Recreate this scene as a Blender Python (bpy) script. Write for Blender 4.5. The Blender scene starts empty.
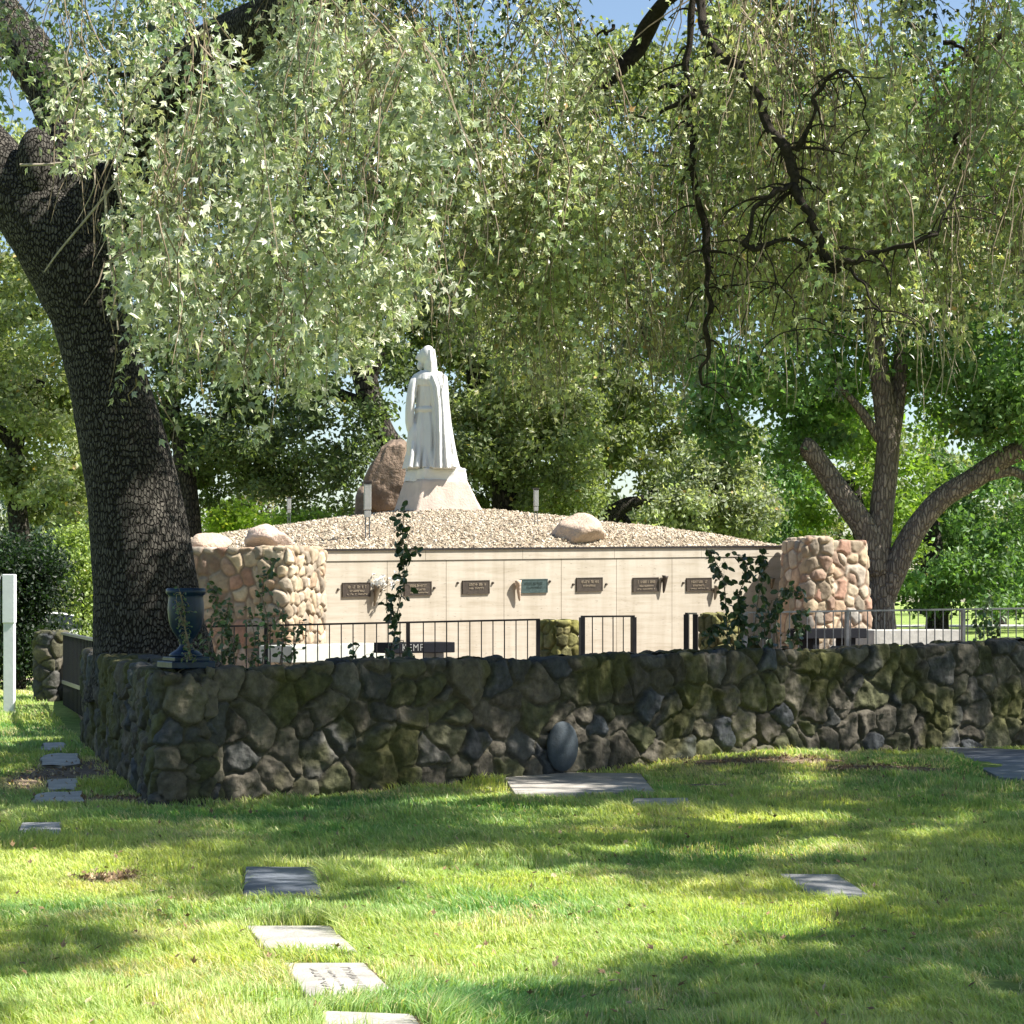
import bpy, bmesh, math, random
import numpy as np
from mathutils import Vector, Matrix
R = np.random.default_rng(7)
random.seed(7)
F = 2218.0; EYE = 1.6; HZ = 600.0
sc = bpy.context.scene
COL = sc.collection

# ------------------------------------------------------------------ basics
def I(px, py, d):
    return np.array([(px-512)/F*d, d, EYE+(HZ-py)/F*d])
def G(px, d, z):
    return np.array([(px-512)/F*d, d, z])

def tag(o, label=None, cat=None, group=None, kind=None):
    if label: o['label'] = label
    if cat: o['category'] = cat
    if group: o['group'] = group
    if kind: o['kind'] = kind
    return o
def link(o, parent=None):
    COL.objects.link(o)
    if parent is not None:
        o.parent = parent
        o.matrix_parent_inverse = Matrix.Translation(-Vector(parent.location)) if False else Matrix.Identity(4)
        o.location = Vector(o.location) - Vector(parent.location)
    return o
def empty(name, loc, label, cat, group=None):
    e = bpy.data.objects.new(name, None); e.location = loc; COL.objects.link(e)
    e.empty_display_size = 0.2
    return tag(e, label, cat, group)

def build_mesh(name, V, faces, mat=None, parent=None, col=None, smooth=False, matidx=None):
    """V (n,3); faces: list of int arrays (m,k); vertices given in world space"""
    V = np.asarray(V, dtype=np.float32)
    me = bpy.data.meshes.new(name)
    me.vertices.add(len(V)); 
    faces = [np.asarray(f, dtype=np.int32) for f in faces if len(f)]
    nl = sum(f.size for f in faces); nf = sum(len(f) for f in faces)
    me.loops.add(nl); me.polygons.add(nf)
    me.vertices.foreach_set('co', V.ravel())
    me.loops.foreach_set('vertex_index', np.concatenate([f.ravel() for f in faces]))
    tot = np.concatenate([np.full(len(f), f.shape[1], dtype=np.int32) for f in faces])
    st = np.concatenate([[0], np.cumsum(tot)[:-1]]).astype(np.int32)
    me.polygons.foreach_set('loop_start', st)
    me.polygons.foreach_set('loop_total', tot)
    me.polygons.foreach_set('use_smooth', np.full(nf, bool(smooth)))
    if matidx is not None: me.polygons.foreach_set('material_index', matidx.astype(np.int32))
    me.update(calc_edges=True)
    if col is not None:
        a = me.color_attributes.new('Col', 'FLOAT_COLOR', 'POINT')
        c = np.ones((len(V), 4), dtype=np.float32); c[:, :3] = col
        a.data.foreach_set('color', c.ravel())
    if mat is not None:
        for m in (mat if isinstance(mat, list) else [mat]): me.materials.append(m)
    o = bpy.data.objects.new(name, me)
    if parent is not None:
        pl = np.array(parent.location, dtype=np.float32)
        me.vertices.foreach_set('co', (V-pl).ravel()); me.update()
        COL.objects.link(o); o.parent = parent
    else:
        # origin at base centre
        c = np.array([(V[:,0].min()+V[:,0].max())/2, (V[:,1].min()+V[:,1].max())/2, V[:,2].min()], dtype=np.float32)
        me.vertices.foreach_set('co', (V-c).ravel()); me.update()
        o.location = c.tolist(); COL.objects.link(o)
    return o

class MB:
    def __init__(s): s.V=[]; s.Q=[]; s.T=[]; s.n=0; s.NG=[]
    def add(s, V, Q=None, T=None):
        V=np.asarray(V,float)
        if Q is not None and len(Q): s.Q.append(np.asarray(Q,int)+s.n)
        if T is not None and len(T): s.T.append(np.asarray(T,int)+s.n)
        s.V.append(V); s.n+=len(V)
    def box(s, c, size, rz=0.0, taper=1.0, bevel=0.0):
        bm=bmesh.new(); bmesh.ops.create_cube(bm,size=1)
        for v in bm.verts:
            k = taper if v.co.z>0 else 1.0
            v.co=Vector((v.co.x*size[0]*k, v.co.y*size[1]*k, v.co.z*size[2]))
        if bevel>0: bmesh.ops.bevel(bm,geom=bm.edges[:],offset=bevel,segments=2,affect='EDGES',profile=0.5)
        bmesh.ops.rotate(bm,verts=bm.verts,cent=(0,0,0),matrix=Matrix.Rotation(rz,3,'Z'))
        bmesh.ops.translate(bm,verts=bm.verts,vec=Vector(c))
        s.bm(bm)
    def bm(s,bm):
        bm.verts.index_update()
        V=[v.co[:] for v in bm.verts]
        q=[[v.index for v in f.verts] for f in bm.faces if len(f.verts)==4]
        t=[[v.index for v in f.verts] for f in bm.faces if len(f.verts)==3]
        ng=[[v.index for v in f.verts] for f in bm.faces if len(f.verts)>4]
        for f in ng:
            for k in range(1,len(f)-1): t.append([f[0],f[k],f[k+1]])
        s.add(V,q,t); bm.free()
    def tube(s, P, rad, n=8, cap=True, rough=0.0, rfun=None):
        P=np.asarray(P,float); rad=np.broadcast_to(np.asarray(rad,float),(len(P),))
        T=np.gradient(P,axis=0); T/=np.linalg.norm(T,axis=1)[:,None]+1e-9
        up=np.array([0,0,1.0]) if abs(T[0,2])<.9 else np.array([1.0,0,0])
        u=np.cross(T[0],up); u/=np.linalg.norm(u)
        U=[u]
        for i in range(1,len(P)):
            u=U[-1]-T[i]*np.dot(U[-1],T[i]); u/=np.linalg.norm(u)+1e-9; U.append(u)
        U=np.array(U); W=np.cross(T,U)
        a=np.linspace(0,2*np.pi,n,endpoint=False)
        ca,sa=np.cos(a),np.sin(a)
        rr=rad[:,None]*np.ones((1,n))
        if rfun is not None: rr=rr*rfun(np.arange(len(P))[:,None],a[None,:])
        V=P[:,None,:]+rr[:,:,None]*(U[:,None,:]*ca[None,:,None]+W[:,None,:]*sa[None,:,None])
        V=V.reshape(-1,3)
        i=np.arange(len(P)-1)[:,None]*n; j=np.arange(n)[None,:]; jn=(j+1)%n
        Q=np.stack([i+j,i+jn,i+n+jn,i+n+j],-1).reshape(-1,4)
        T3=[]
        if cap:
            V=np.vstack([V,P[0],P[-1]]); a0=len(V)-2; a1=len(V)-1; L=(len(P)-1)*n
            for k in range(n):
                T3.append([a0,(k+1)%n,k]); T3.append([a1,L+k,L+(k+1)%n])
        s.add(V,Q,T3)
    def lathe(s, c, prof, n=32, axis=None):
        P=np.array([[0,0,z] for r,z in prof],float)+np.asarray(c); 
        a=np.linspace(0,2*np.pi,n,endpoint=False)
        V=[]
        for r,z in prof:
            for t in a: V.append([c[0]+r*math.cos(t),c[1]+r*math.sin(t),c[2]+z])
        Q=[]
        for i in range(len(prof)-1):
            for j in range(n): Q.append([i*n+j,i*n+(j+1)%n,(i+1)*n+(j+1)%n,(i+1)*n+j])
        s.add(V,Q)
    def build(s,name,mat=None,parent=None,smooth=False,col=None):
        V=np.vstack(s.V); f=[]
        if s.Q: f.append(np.vstack(s.Q))
        if s.T: f.append(np.vstack(s.T))
        return build_mesh(name,V,f,mat,parent,col,smooth)

def spline(P, m):
    """catmull-rom through P -> m per segment"""
    P=np.asarray(P,float); Q=np.vstack([2*P[0]-P[1],P,2*P[-1]-P[-2]]); out=[]
    for i in range(1,len(Q)-2):
        for t in np.linspace(0,1,m,endpoint=False):
            a,b,c,d=Q[i-1],Q[i],Q[i+1],Q[i+2]
            out.append(.5*((2*b)+(c-a)*t+(2*a-5*b+4*c-d)*t*t+(3*b-a-3*c+d)*t**3))
    out.append(P[-1]); return np.array(out)

# ------------------------------------------------------------------ noise (numpy)
def h3(i,j,k,s=0):
    n=(i*374761393+j*668265263+k*2147483647+s*974634777)&0xffffffff
    n=((n^(n>>13))*1274126177)&0xffffffff
    n=((n^(n>>16))*2246822519)&0xffffffff
    return ((n^(n>>15))&0xffffff)/float(0xffffff)
def vnoise(P,s=0):
    P=np.asarray(P,float); f=np.floor(P).astype(np.int64); t=P-f; t=t*t*(3-2*t); r=0
    for a in (0,1):
        for b in (0,1):
            for c in (0,1):
                w=(t[...,0] if a else 1-t[...,0])*(t[...,1] if b else 1-t[...,1])*(t[...,2] if c else 1-t[...,2])
                r=r+w*h3(f[...,0]+a,f[...,1]+b,f[...,2]+c,s)
    return r
def fbm(P,o=3,s=0):
    r=0;a=.5;n=0
    for i in range(o): r=r+a*vnoise(P*(2**i),s+i*17); n+=a; a*=.5
    return r/n
def sstep(a,b,x): 
    t=np.clip((x-a)/(b-a),0,1); return t*t*(3-2*t)

# ------------------------------------------------------------------ materials
def nmat(name):
    m=bpy.data.materials.new(name); m.use_nodes=True; nt=m.node_tree
    for n in list(nt.nodes): nt.nodes.remove(n)
    out=nt.nodes.new('ShaderNodeOutputMaterial'); b=nt.nodes.new('ShaderNodeBsdfPrincipled')
    nt.links.new(b.outputs[0],out.inputs[0]); return m,nt,b,out
def N(nt,t,**k):
    n=nt.nodes.new(t)
    for a,v in k.items():
        if a in n.inputs.keys() if not isinstance(a,int) else False: n.inputs[a].default_value=v
        else: setattr(n,a,v)
    return n
def noise(nt,scale,detail=4,rough=.6,vec=None,dist=0.0):
    n=nt.nodes.new('ShaderNodeTexNoise'); n.inputs['Scale'].default_value=scale; n.inputs['Detail'].default_value=detail
    n.inputs['Roughness'].default_value=rough; n.inputs['Distortion'].default_value=dist
    if vec is not None: nt.links.new(vec,n.inputs['Vector'])
    return n.outputs['Fac']
def ramp(nt,fac,stops):
    r=nt.nodes.new('ShaderNodeValToRGB'); e=r.color_ramp.elements
    while len(e)<len(stops): e.new(.5)
    for q,(p,c) in zip(e,stops): q.position=p; q.color=(c[0],c[1],c[2],1) if not np.isscalar(c) else (c,c,c,1)
    nt.links.new(fac,r.inputs[0]); return r.outputs[0]
def mixc(nt,a,b,fac,mode='MIX'):
    m=nt.nodes.new('ShaderNodeMix'); m.data_type='RGBA'; m.blend_type=mode
    for s,v in ((m.inputs['A'] if False else m.inputs[6],a),(m.inputs[7],b),(m.inputs[0],fac)):
        if hasattr(v,'links') or hasattr(v,'is_output'): nt.links.new(v,s)
        elif np.isscalar(v): s.default_value=v
        else: s.default_value=(v[0],v[1],v[2],1)
    return m.outputs[2]
def bump(nt,b,h,strength=.5,dist=.02):
    n=nt.nodes.new('ShaderNodeBump'); n.inputs['Strength'].default_value=strength; n.inputs['Distance'].default_value=dist
    nt.links.new(h,n.inputs['Height']); nt.links.new(n.outputs[0],b.inputs['Normal'])
def ocoord(nt,scale=None):
    t=nt.nodes.new('ShaderNodeTexCoord'); o=t.outputs['Object']
    if scale is not None:
        m=nt.nodes.new('ShaderNodeMapping'); m.inputs['Scale'].default_value=scale; nt.links.new(o,m.inputs[0]); o=m.outputs[0]
    return o
def plain(name,c,rough=.6,metal=0.0,var=.15,scale=8,bstr=.2,bdist=.01,spec=.5):
    m,nt,b,_=nmat(name); v=ocoord(nt)
    f=noise(nt,scale,5,.6,v); c=np.array(c)
    nt.links.new(ramp(nt,f,[(.3,c*(1-var)),(.7,c*(1+var))]),b.inputs['Base Color'])
    b.inputs['Roughness'].default_value=rough; b.inputs['Metallic'].default_value=metal
    b.inputs['Specular IOR Level'].default_value=spec
    bump(nt,b,noise(nt,scale*5,4,.6,v),bstr,bdist); return m
def attrmat(name,rough=.6,transl=0.0,tcol=(1.2,1.3,.6),spec=.4,bscale=0,bstr=.3,bdist=.01,var=0.0,vscale=30):
    m,nt,b,out=nmat(name)
    a=nt.nodes.new('ShaderNodeAttribute'); a.attribute_name='Col'; c=a.outputs['Color']
    if var: c=mixc(nt,c,ramp(nt,noise(nt,vscale,5,.65,ocoord(nt)),[(.25,1-var),(.75,1+var)]),1.0,'MULTIPLY')
    nt.links.new(c,b.inputs['Base Color']); b.inputs['Roughness'].default_value=rough
    b.inputs['Specular IOR Level'].default_value=spec
    if bscale: bump(nt,b,noise(nt,bscale,5,.65,ocoord(nt)),bstr,bdist)
    if transl:
        t=nt.nodes.new('ShaderNodeBsdfTranslucent'); nt.links.new(mixc(nt,c,tcol,1.0,'MULTIPLY'),t.inputs[0])
        x=nt.nodes.new('ShaderNodeMixShader'); x.inputs[0].default_value=transl
        nt.links.new(b.outputs[0],x.inputs[1]); nt.links.new(t.outputs[0],x.inputs[2]); nt.links.new(x.outputs[0],out.inputs[0])
    return m

M={}
M['leaf']=attrmat('oak_leaf',.34,.30,(1.35,1.42,.7),.9)
M['denseleaf']=attrmat('shade_leaf',.5,.12,(1.2,1.4,.6),.4)
M['bgleaf']=attrmat('tree_leaf',.5,.4,(1.6,1.7,.7),.4)
M['grass']=attrmat('grass_blade',.45,.42,(1.5,1.5,.55),.35)
M['stone']=attrmat('rubble_stone',.85,0,spec=.25,bscale=22,bstr=.9,bdist=.02,var=.45,vscale=16)
M['cobble']=attrmat('fieldstone',.8,0,spec=.25,bscale=30,bstr=.5,bdist=.01,var=.22,vscale=14)
M['gravel']=attrmat('gravel',.85,0,spec=.2)
M['twig']=plain('twig',(.20,.155,.10),.8,var=.35,scale=20)
M['deadtwig']=plain('dead_twig',(.36,.31,.24),.8,var=.25,scale=20)
M['iron']=plain('black_iron',(.028,.022,.022),.42,.3,scale=20)
M['steel']=plain('grey_steel',(.16,.16,.17),.38,.6,scale=20)
M['black']=plain('black_granite',(.007,.008,.012),.7,var=.3,scale=60,spec=.15)
M['lettering']=plain('white_lettering',(.22,.22,.21),.6)
M['marble']=plain('white_marble_bench',(.46,.47,.42),.5,var=.12,scale=6)
M['concrete']=plain('concrete',(.42,.41,.38),.85,var=.2,scale=7,bstr=.4)
M['white']=plain('white_paint',(.72,.74,.76),.5,var=.06)
M['dirt']=plain('bare_dirt',(.20,.145,.095),.95,var=.35,scale=6,bstr=.9,bdist=.05)
M['pedestal']=plain('pink_stone_pedestal',(.52,.43,.36),.8,var=.12,scale=5,bstr=.5,bdist=.02)
M['statue']=plain('white_marble_statue',(.60,.59,.565),.55,var=.05,scale=4,bstr=.25,bdist=.01)
M['boulder']=plain('brown_boulder',(.19,.135,.095),.85,var=.4,scale=3,bstr=.8,bdist=.05)
M['pinkrock']=plain('pink_boulder',(.50,.38,.31),.85,var=.22,scale=4,bstr=.8,bdist=.04)
M['tanrock']=plain('tan_boulder',(.47,.36,.27),.85,var=.25,scale=4,bstr=.8,bdist=.04)
M['bronze']=plain('bronze',(.06,.046,.035),.5,.3,var=.3,scale=25)
M['bronzegreen']=plain('green_bronze',(.06,.09,.085),.5,.5,var=.3,scale=25)
M['bronzelite']=plain('bronze_letters',(.42,.34,.25),.4,.5)
M['vasegrey']=plain('bronze_vase',(.22,.18,.13),.45,.5,var=.3,scale=25)
M['petal']=plain('white_petals',(.85,.86,.84),.6)
M['asphalt']=plain('asphalt',(.06,.06,.062),.9,scale=15)
M['bluestone']=plain('blue_grey_stone',(.05,.065,.078),.8,var=.25,scale=14,bstr=.5)
M['path']=plain('pale_path',(.55,.54,.50),.9,scale=3)
M['carpaint']=plain('white_car_paint',(.80,.80,.80),.2,var=.02)
M['glass']=plain('dark_window_glass',(.02,.025,.03),.08,var=.1)
M['rubber']=plain('tyre_rubber',(.02,.02,.02),.8)
M['redlamp']=plain('red_lamp_lens',(.35,.02,.02),.2)
M['paper']=plain('lamp_lens',(.7,.7,.68),.3)
M['fixture']=plain('grey_lamp_housing',(.35,.35,.34),.45,.3)

def m_urn():
    m,nt,b,_=nmat('blue_glazed_ceramic'); v=ocoord(nt,(1,1,.35))
    c=ramp(nt,noise(nt,9,5,.65,v,.6),[(.25,(.004,.010,.025)),(.5,(.007,.022,.060)),(.75,(.010,.04,.065))])
    nt.links.new(c,b.inputs['Base Color']); b.inputs['Roughness'].default_value=.38
    b.inputs['Coat Weight'].default_value=0; b.inputs['Specular IOR Level'].default_value=.3; bump(nt,b,noise(nt,25,3,.5,v),.25,.01); return m
M['urn']=m_urn()
def m_bark(name,sc_=(22,22,10),dark=(.010,.009,.008),lite=(.15,.13,.11),b2=1.0,dist=.03):
    m,nt,b,_=nmat(name); tc=nt.nodes.new('ShaderNodeTexCoord')
    nz=nt.nodes.new('ShaderNodeTexNoise'); nz.inputs['Scale'].default_value=3.0; nz.inputs['Detail'].default_value=3
    nt.links.new(tc.outputs['Object'],nz.inputs['Vector'])
    ad=nt.nodes.new('ShaderNodeVectorMath'); ad.operation='MULTIPLY_ADD'; ad.inputs[1].default_value=(.08,.08,.13)
    nt.links.new(nz.outputs['Color'],ad.inputs[0]); nt.links.new(tc.outputs['Object'],ad.inputs[2])
    mp=nt.nodes.new('ShaderNodeMapping'); mp.inputs['Scale'].default_value=sc_; nt.links.new(ad.outputs[0],mp.inputs[0])
    vo=nt.nodes.new('ShaderNodeTexVoronoi'); vo.feature='DISTANCE_TO_EDGE'; vo.inputs['Scale'].default_value=1; vo.inputs['Randomness'].default_value=.75; nt.links.new(mp.outputs[0],vo.inputs['Vector'])
    v2=nt.nodes.new('ShaderNodeTexVoronoi'); v2.feature='F1'; v2.inputs['Scale'].default_value=1; v2.inputs['Randomness'].default_value=.75; nt.links.new(mp.outputs[0],v2.inputs['Vector'])
    edge=ramp(nt,vo.outputs['Distance'],[(.01,0.0),(.17,1.0)])
    cell=ramp(nt,v2.outputs['Color'],[(0,tuple(np.array(lite)*.45)),(1,lite)])
    fine=ramp(nt,noise(nt,70,5,.7,tc.outputs['Object']),[(.3,.6),(.7,1.3)])
    c=mixc(nt,dark,mixc(nt,cell,fine,1.0,'MULTIPLY'),edge)
    nt.links.new(c,b.inputs['Base Color']); b.inputs['Roughness'].default_value=.9; b.inputs['Specular IOR Level'].default_value=.15
    mm=nt.nodes.new('ShaderNodeMath'); mm.operation='MULTIPLY_ADD'; mm.inputs[1].default_value=.25
    nt.links.new(noise(nt,60,5,.7,tc.outputs['Object']),mm.inputs[0]); nt.links.new(edge,mm.inputs[2])
    bump(nt,b,mm.outputs[0],b2,dist); return m
M['bark']=m_bark('oak_bark',(33,33,13),(.026,.022,.018),(.15,.137,.115),1.0,.05)
M['bark2']=m_bark('grey_bark',(16,16,4),(.12,.10,.085),(.36,.31,.25),.9,.03)
M['barkdark']=m_bark('dark_bark',(16,16,6),(.012,.011,.01),(.09,.078,.065),.8,.02)
def m_travertine():
    m,nt,b,_=nmat('travertine'); v=ocoord(nt,(.8,.8,9.0))
    n1=noise(nt,1.6,7,.65,v,.5); c=ramp(nt,n1,[(.28,(.37,.32,.245)),(.45,(.44,.39,.315)),(.6,(.48,.43,.355)),(.8,(.41,.36,.285))])
    v2=ocoord(nt,(4,4,22)); pits=ramp(nt,noise(nt,3,3,.5,v2),[(.66,1.0),(.73,.55)])
    v3=ocoord(nt,(3.2,3.2,.35)); c=mixc(nt,c,ramp(nt,noise(nt,1.5,5,.6,v3),[(.32,(.88,.86,.82)),(.6,(1.03,1.03,1.02))]),1.0,'MULTIPLY')
    c=mixc(nt,c,pits,1.0,'MULTIPLY'); nt.links.new(c,b.inputs['Base Color'])
    b.inputs['Roughness'].default_value=.55; bump(nt,b,n1,.15,.005); return m
M['trav']=m_travertine()
def m_ground():
    m,nt,b,_=nmat('lawn_ground'); v=ocoord(nt)
    c1=ramp(nt,noise(nt,.35,5,.6,v),[(.3,(.20,.31,.07)),(.7,(.38,.46,.14))])
    c2=ramp(nt,noise(nt,9,5,.7,v),[(.3,.55),(.75,1.25)])
    c=mixc(nt,c1,c2,1.0,'MULTIPLY')
    d=ramp(nt,noise(nt,.9,4,.6,v),[(.6,0.0),(.72,.6)])
    c=mixc(nt,c,(.17,.13,.07),d)
    nt.links.new(c,b.inputs['Base Color']); b.inputs['Roughness'].default_value=.95; b.inputs['Specular IOR Level'].default_value=.1
    bump(nt,b,noise(nt,30,4,.7,v),.9,.05); return m
M['lawn']=m_ground()
def m_slab(name,c,sc_=40):
    m,nt,b,_=nmat(name); v=ocoord(nt); c=np.array(c)
    a=ramp(nt,noise(nt,sc_*3,3,.7,v),[(.35,c*.7),(.65,c*1.2)])
    st=ramp(nt,noise(nt,4,5,.7,v),[(.35,.6),(.65,1.1)])
    nt.links.new(mixc(nt,a,st,1.0,'MULTIPLY'),b.inputs['Base Color']); b.inputs['Roughness'].default_value=.5
    bump(nt,b,noise(nt,60,4,.6,v),.3,.004); return m
M['granite']=m_slab('grey_granite',(.34,.34,.34)); M['granitedk']=m_slab('blue_grey_granite',(.17,.19,.22)); M['granitelt']=m_slab('pale_granite',(.50,.47,.42))
M['inscr']=plain('dark_inscription',(.17,.16,.145),.8)
M['mortarbed']=plain('gravel_bed',(.33,.27,.19),.95,var=.3,scale=14,bstr=1,bdist=.04)

# ------------------------------------------------------------------ leaves
def rndunit(n,rng=R):
    v=rng.normal(size=(n,3)); return v/np.linalg.norm(v,axis=1)[:,None]
OAK=[np.array([[0,0,0],[.5,.15,.04],[1,0,-.08],[.5,-.15,.04]]),
     np.array([[.12,.0,0],[.22,.17,.05],[.60,.34,-.02],[.50,.04,0.02]]),
     np.array([[.12,.0,0],[.50,-.04,.02],[.60,-.34,-.02],[.22,-.17,.05]])]
LEAF=[np.array([[0,0,0],[.42,.30,.05],[1,0,-.1],[.42,-.30,.05]])]
OVAL=[np.array([[0,0,0],[.3,.3,.05],[.75,.26,.02],[1,0,-.1]]),np.array([[0,0,0],[1,0,-.1],[.75,-.26,.02],[.3,-.3,.05]])]
def leaf_arrays(P,size,shape,axisbias=(0,0,-.5),nbias=(0.2,-.2,.5),rng=R):
    n=len(P)
    a=rndunit(n,rng)+np.array(axisbias); a/=np.linalg.norm(a,axis=1)[:,None]
    nn=rndunit(n,rng)+np.array(nbias); nn-=a*np.sum(a*nn,1)[:,None]; nn/=np.linalg.norm(nn,axis=1)[:,None]+1e-9
    b=np.cross(nn,a); size=np.broadcast_to(np.asarray(size,float),(n,))
    Vs=[]
    for q in shape:
        for k in q:
            Vs.append(P+size[:,None]*(a*k[0]+b*k[1]+nn*k[2]))
    V=np.stack(Vs,1)                              # n, 4*len(shape), 3
    m=4*len(shape); V=V.reshape(-1,3)
    base=np.arange(n)[:,None]*m
    Q=np.vstack([base+np.arange(4)+4*i for i in range(len(shape))])
    return V,Q,m
def leaf_object(name,P,size,shape,col,mat,parent,axisbias=(0,0,-.5),nbias=(.2,-.2,.5),extra=None):
    V,Q,m=leaf_arrays(P,size,shape,axisbias,nbias)
    return build_mesh(name,V,[Q],mat,parent,np.repeat(col,m,axis=0))
GAIN=1.0
def leafcol(n,base,var=.25,hue=.2,rng=R):
    base=np.array(base,float)*GAIN; c=np.repeat(base[None],n,0) if base.ndim==1 else base.copy()
    c*=(1+var*(rng.random((n,1))*2-1)); y=hue*rng.random(n)
    c[:,0]*=1+y*1.1; c[:,1]*=1+y*.35
    dead=rng.random(n)<.006; c[dead]=c[dead]*np.array([1.9,1.15,.9])
    c*=(1+1.0*np.maximum(0,rng.normal(size=(n,1))-1.1))
    c=np.minimum(c,.62)
    return c

# ------------------------------------------------------------------ sun direction
S=np.array([.84,-.12,1.05]); S/=np.linalg.norm(S)
sun=bpy.data.objects.new('sun',bpy.data.lights.new('sun','SUN')); sun.data.energy=5.0; sun.data.angle=math.radians(.53); sun.data.color=(1,.955,.88)
sun.rotation_euler=Vector(S).to_track_quat('Z','Y').to_euler(); sun.location=(20,-10,30); COL.objects.link(sun)
w=bpy.data.worlds.new('World'); sc.world=w; w.use_nodes=True; nt=w.node_tree
bg=nt.nodes['Background']; sky=nt.nodes.new('ShaderNodeTexSky'); sky.sky_type='NISHITA'; sky.sun_disc=False
sky.sun_elevation=math.asin(S[2]); sky.sun_rotation=math.atan2(S[0],S[1]); sky.dust_density=.6; sky.ozone_density=1.2
nt.links.new(sky.outputs[0],bg.inputs[0]); bg.inputs[1].default_value=.072
cam=bpy.data.objects.new('camera',bpy.data.cameras.new('camera')); COL.objects.link(cam); sc.camera=cam
cam.location=(0,0,EYE); cam.rotation_euler=(math.pi/2,0,0); cam.data.sensor_width=36; cam.data.lens=F/1024*36
cam.data.shift_y=(HZ-512)/1024; cam.data.clip_end=2000; cam.data.clip_start=.1
sc.view_settings.view_transform='Standard'; sc.view_settings.look='None'; sc.view_settings.gamma=1; sc.view_settings.exposure=1.32
sc.render.resolution_x=1024; sc.render.resolution_y=1024

# ------------------------------------------------------------------ front wall geometry (plan)
WPX=[(160,17.2,670),(400,18.7,660),(640,20.6,653),(830,22.3,647),(1024,24.0,640),(1180,25.6,637)]
def wall_plan():
    a=[G(p,d,0)[:2] for p,d,_ in WPX]; corner=a[0]
    left=np.array([-4.72,24.6])
    return left,corner,a
WL,WC,WA=wall_plan()
def inside_enclosure(x,y,off=0.0):
    """true behind the front wall line and right of the side wall line"""
    xs=np.array([p[0] for p in WA]); ys=np.array([p[1] for p in WA])
    yf=np.interp(x,xs,ys)+np.where(x>xs[-1],(x-xs[-1])*.9,0)
    xl=WC[0]+(y-WC[1])*(WL[0]-WC[0])/(WL[1]-WC[1])
    return (y>yf+off)&(x>xl+off)
def gz(x,y):
    x=np.asarray(x,float); y=np.asarray(y,float)
    z=.5*sstep(26,44,y)
    Lf=sstep(-5.4,-8,x); z=z*(1-Lf)+Lf*(.15*sstep(26,34,y)-.40*sstep(40,70,y))
    z=z+.13*np.exp(-((x-2.7)/1.9)**2-((y-20.9)/1.3)**2)
    z=z-.04*np.exp(-((x+2)/1.5)**2-((y-16.6)/.8)**2)
    P=np.stack([x*.6,y*.6,0*x],-1); z=z+.06*(fbm(P,2,5)-.5)*sstep(300,60,y)+.05*(fbm(P*4.2,2,6)-.5)*sstep(30,20,y)
    return z
def terrain():
    xs=np.concatenate([-np.geomspace(600,9,26),np.linspace(-8.5,8.5,170),np.geomspace(9,600,26)])
    ys=np.concatenate([[-60,-30,-12,-4,0,3],np.linspace(5,27,220),np.geomspace(28,1200,60)])
    X,Y=np.meshgrid(xs,ys); Z=gz(X,Y)
    V=np.stack([X,Y,Z],-1).reshape(-1,3); nx=len(xs); i=np.arange(len(ys)-1)[:,None]*nx; j=np.arange(nx-1)[None]
    Q=np.stack([i+j,i+j+1,i+nx+j+1,i+nx+j],-1).reshape(-1,4)
    o=build_mesh('ground',V,[Q],M['lawn'],None,None,True); tag(o,kind='structure')
terrain()
# terrace inside the walls
mb=MB()
tp=[(-2.5,17.6),(-.95,19.0),(1.15,20.9),(3.15,22.6),(5.5,24.35),(8.0,26.2),(14,31),(15,48),(-9.6,46),(-4.62,24.6)]
V=[[x,y,.5] for x,y in tp]+[[x,y,-.3] for x,y in tp]; n=len(tp)
T=[[0,k,k+1] for k in range(1,n-1)]; Q=[[k,(k+1)%n,n+(k+1)%n,n+k] for k in range(n)]
mb.add(V,Q,T); tag(mb.build('terrace_ground',M['dirt']),kind='structure')
# far path and road
mb=MB(); mb.box((20,92,.525),(120,5,.05)); tag(mb.build('path',M['path']),kind='structure')
mb=MB(); mb.box((-60,76,-.225),(90,9,.05)); tag(mb.build('road',M['asphalt']),kind='structure')

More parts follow.
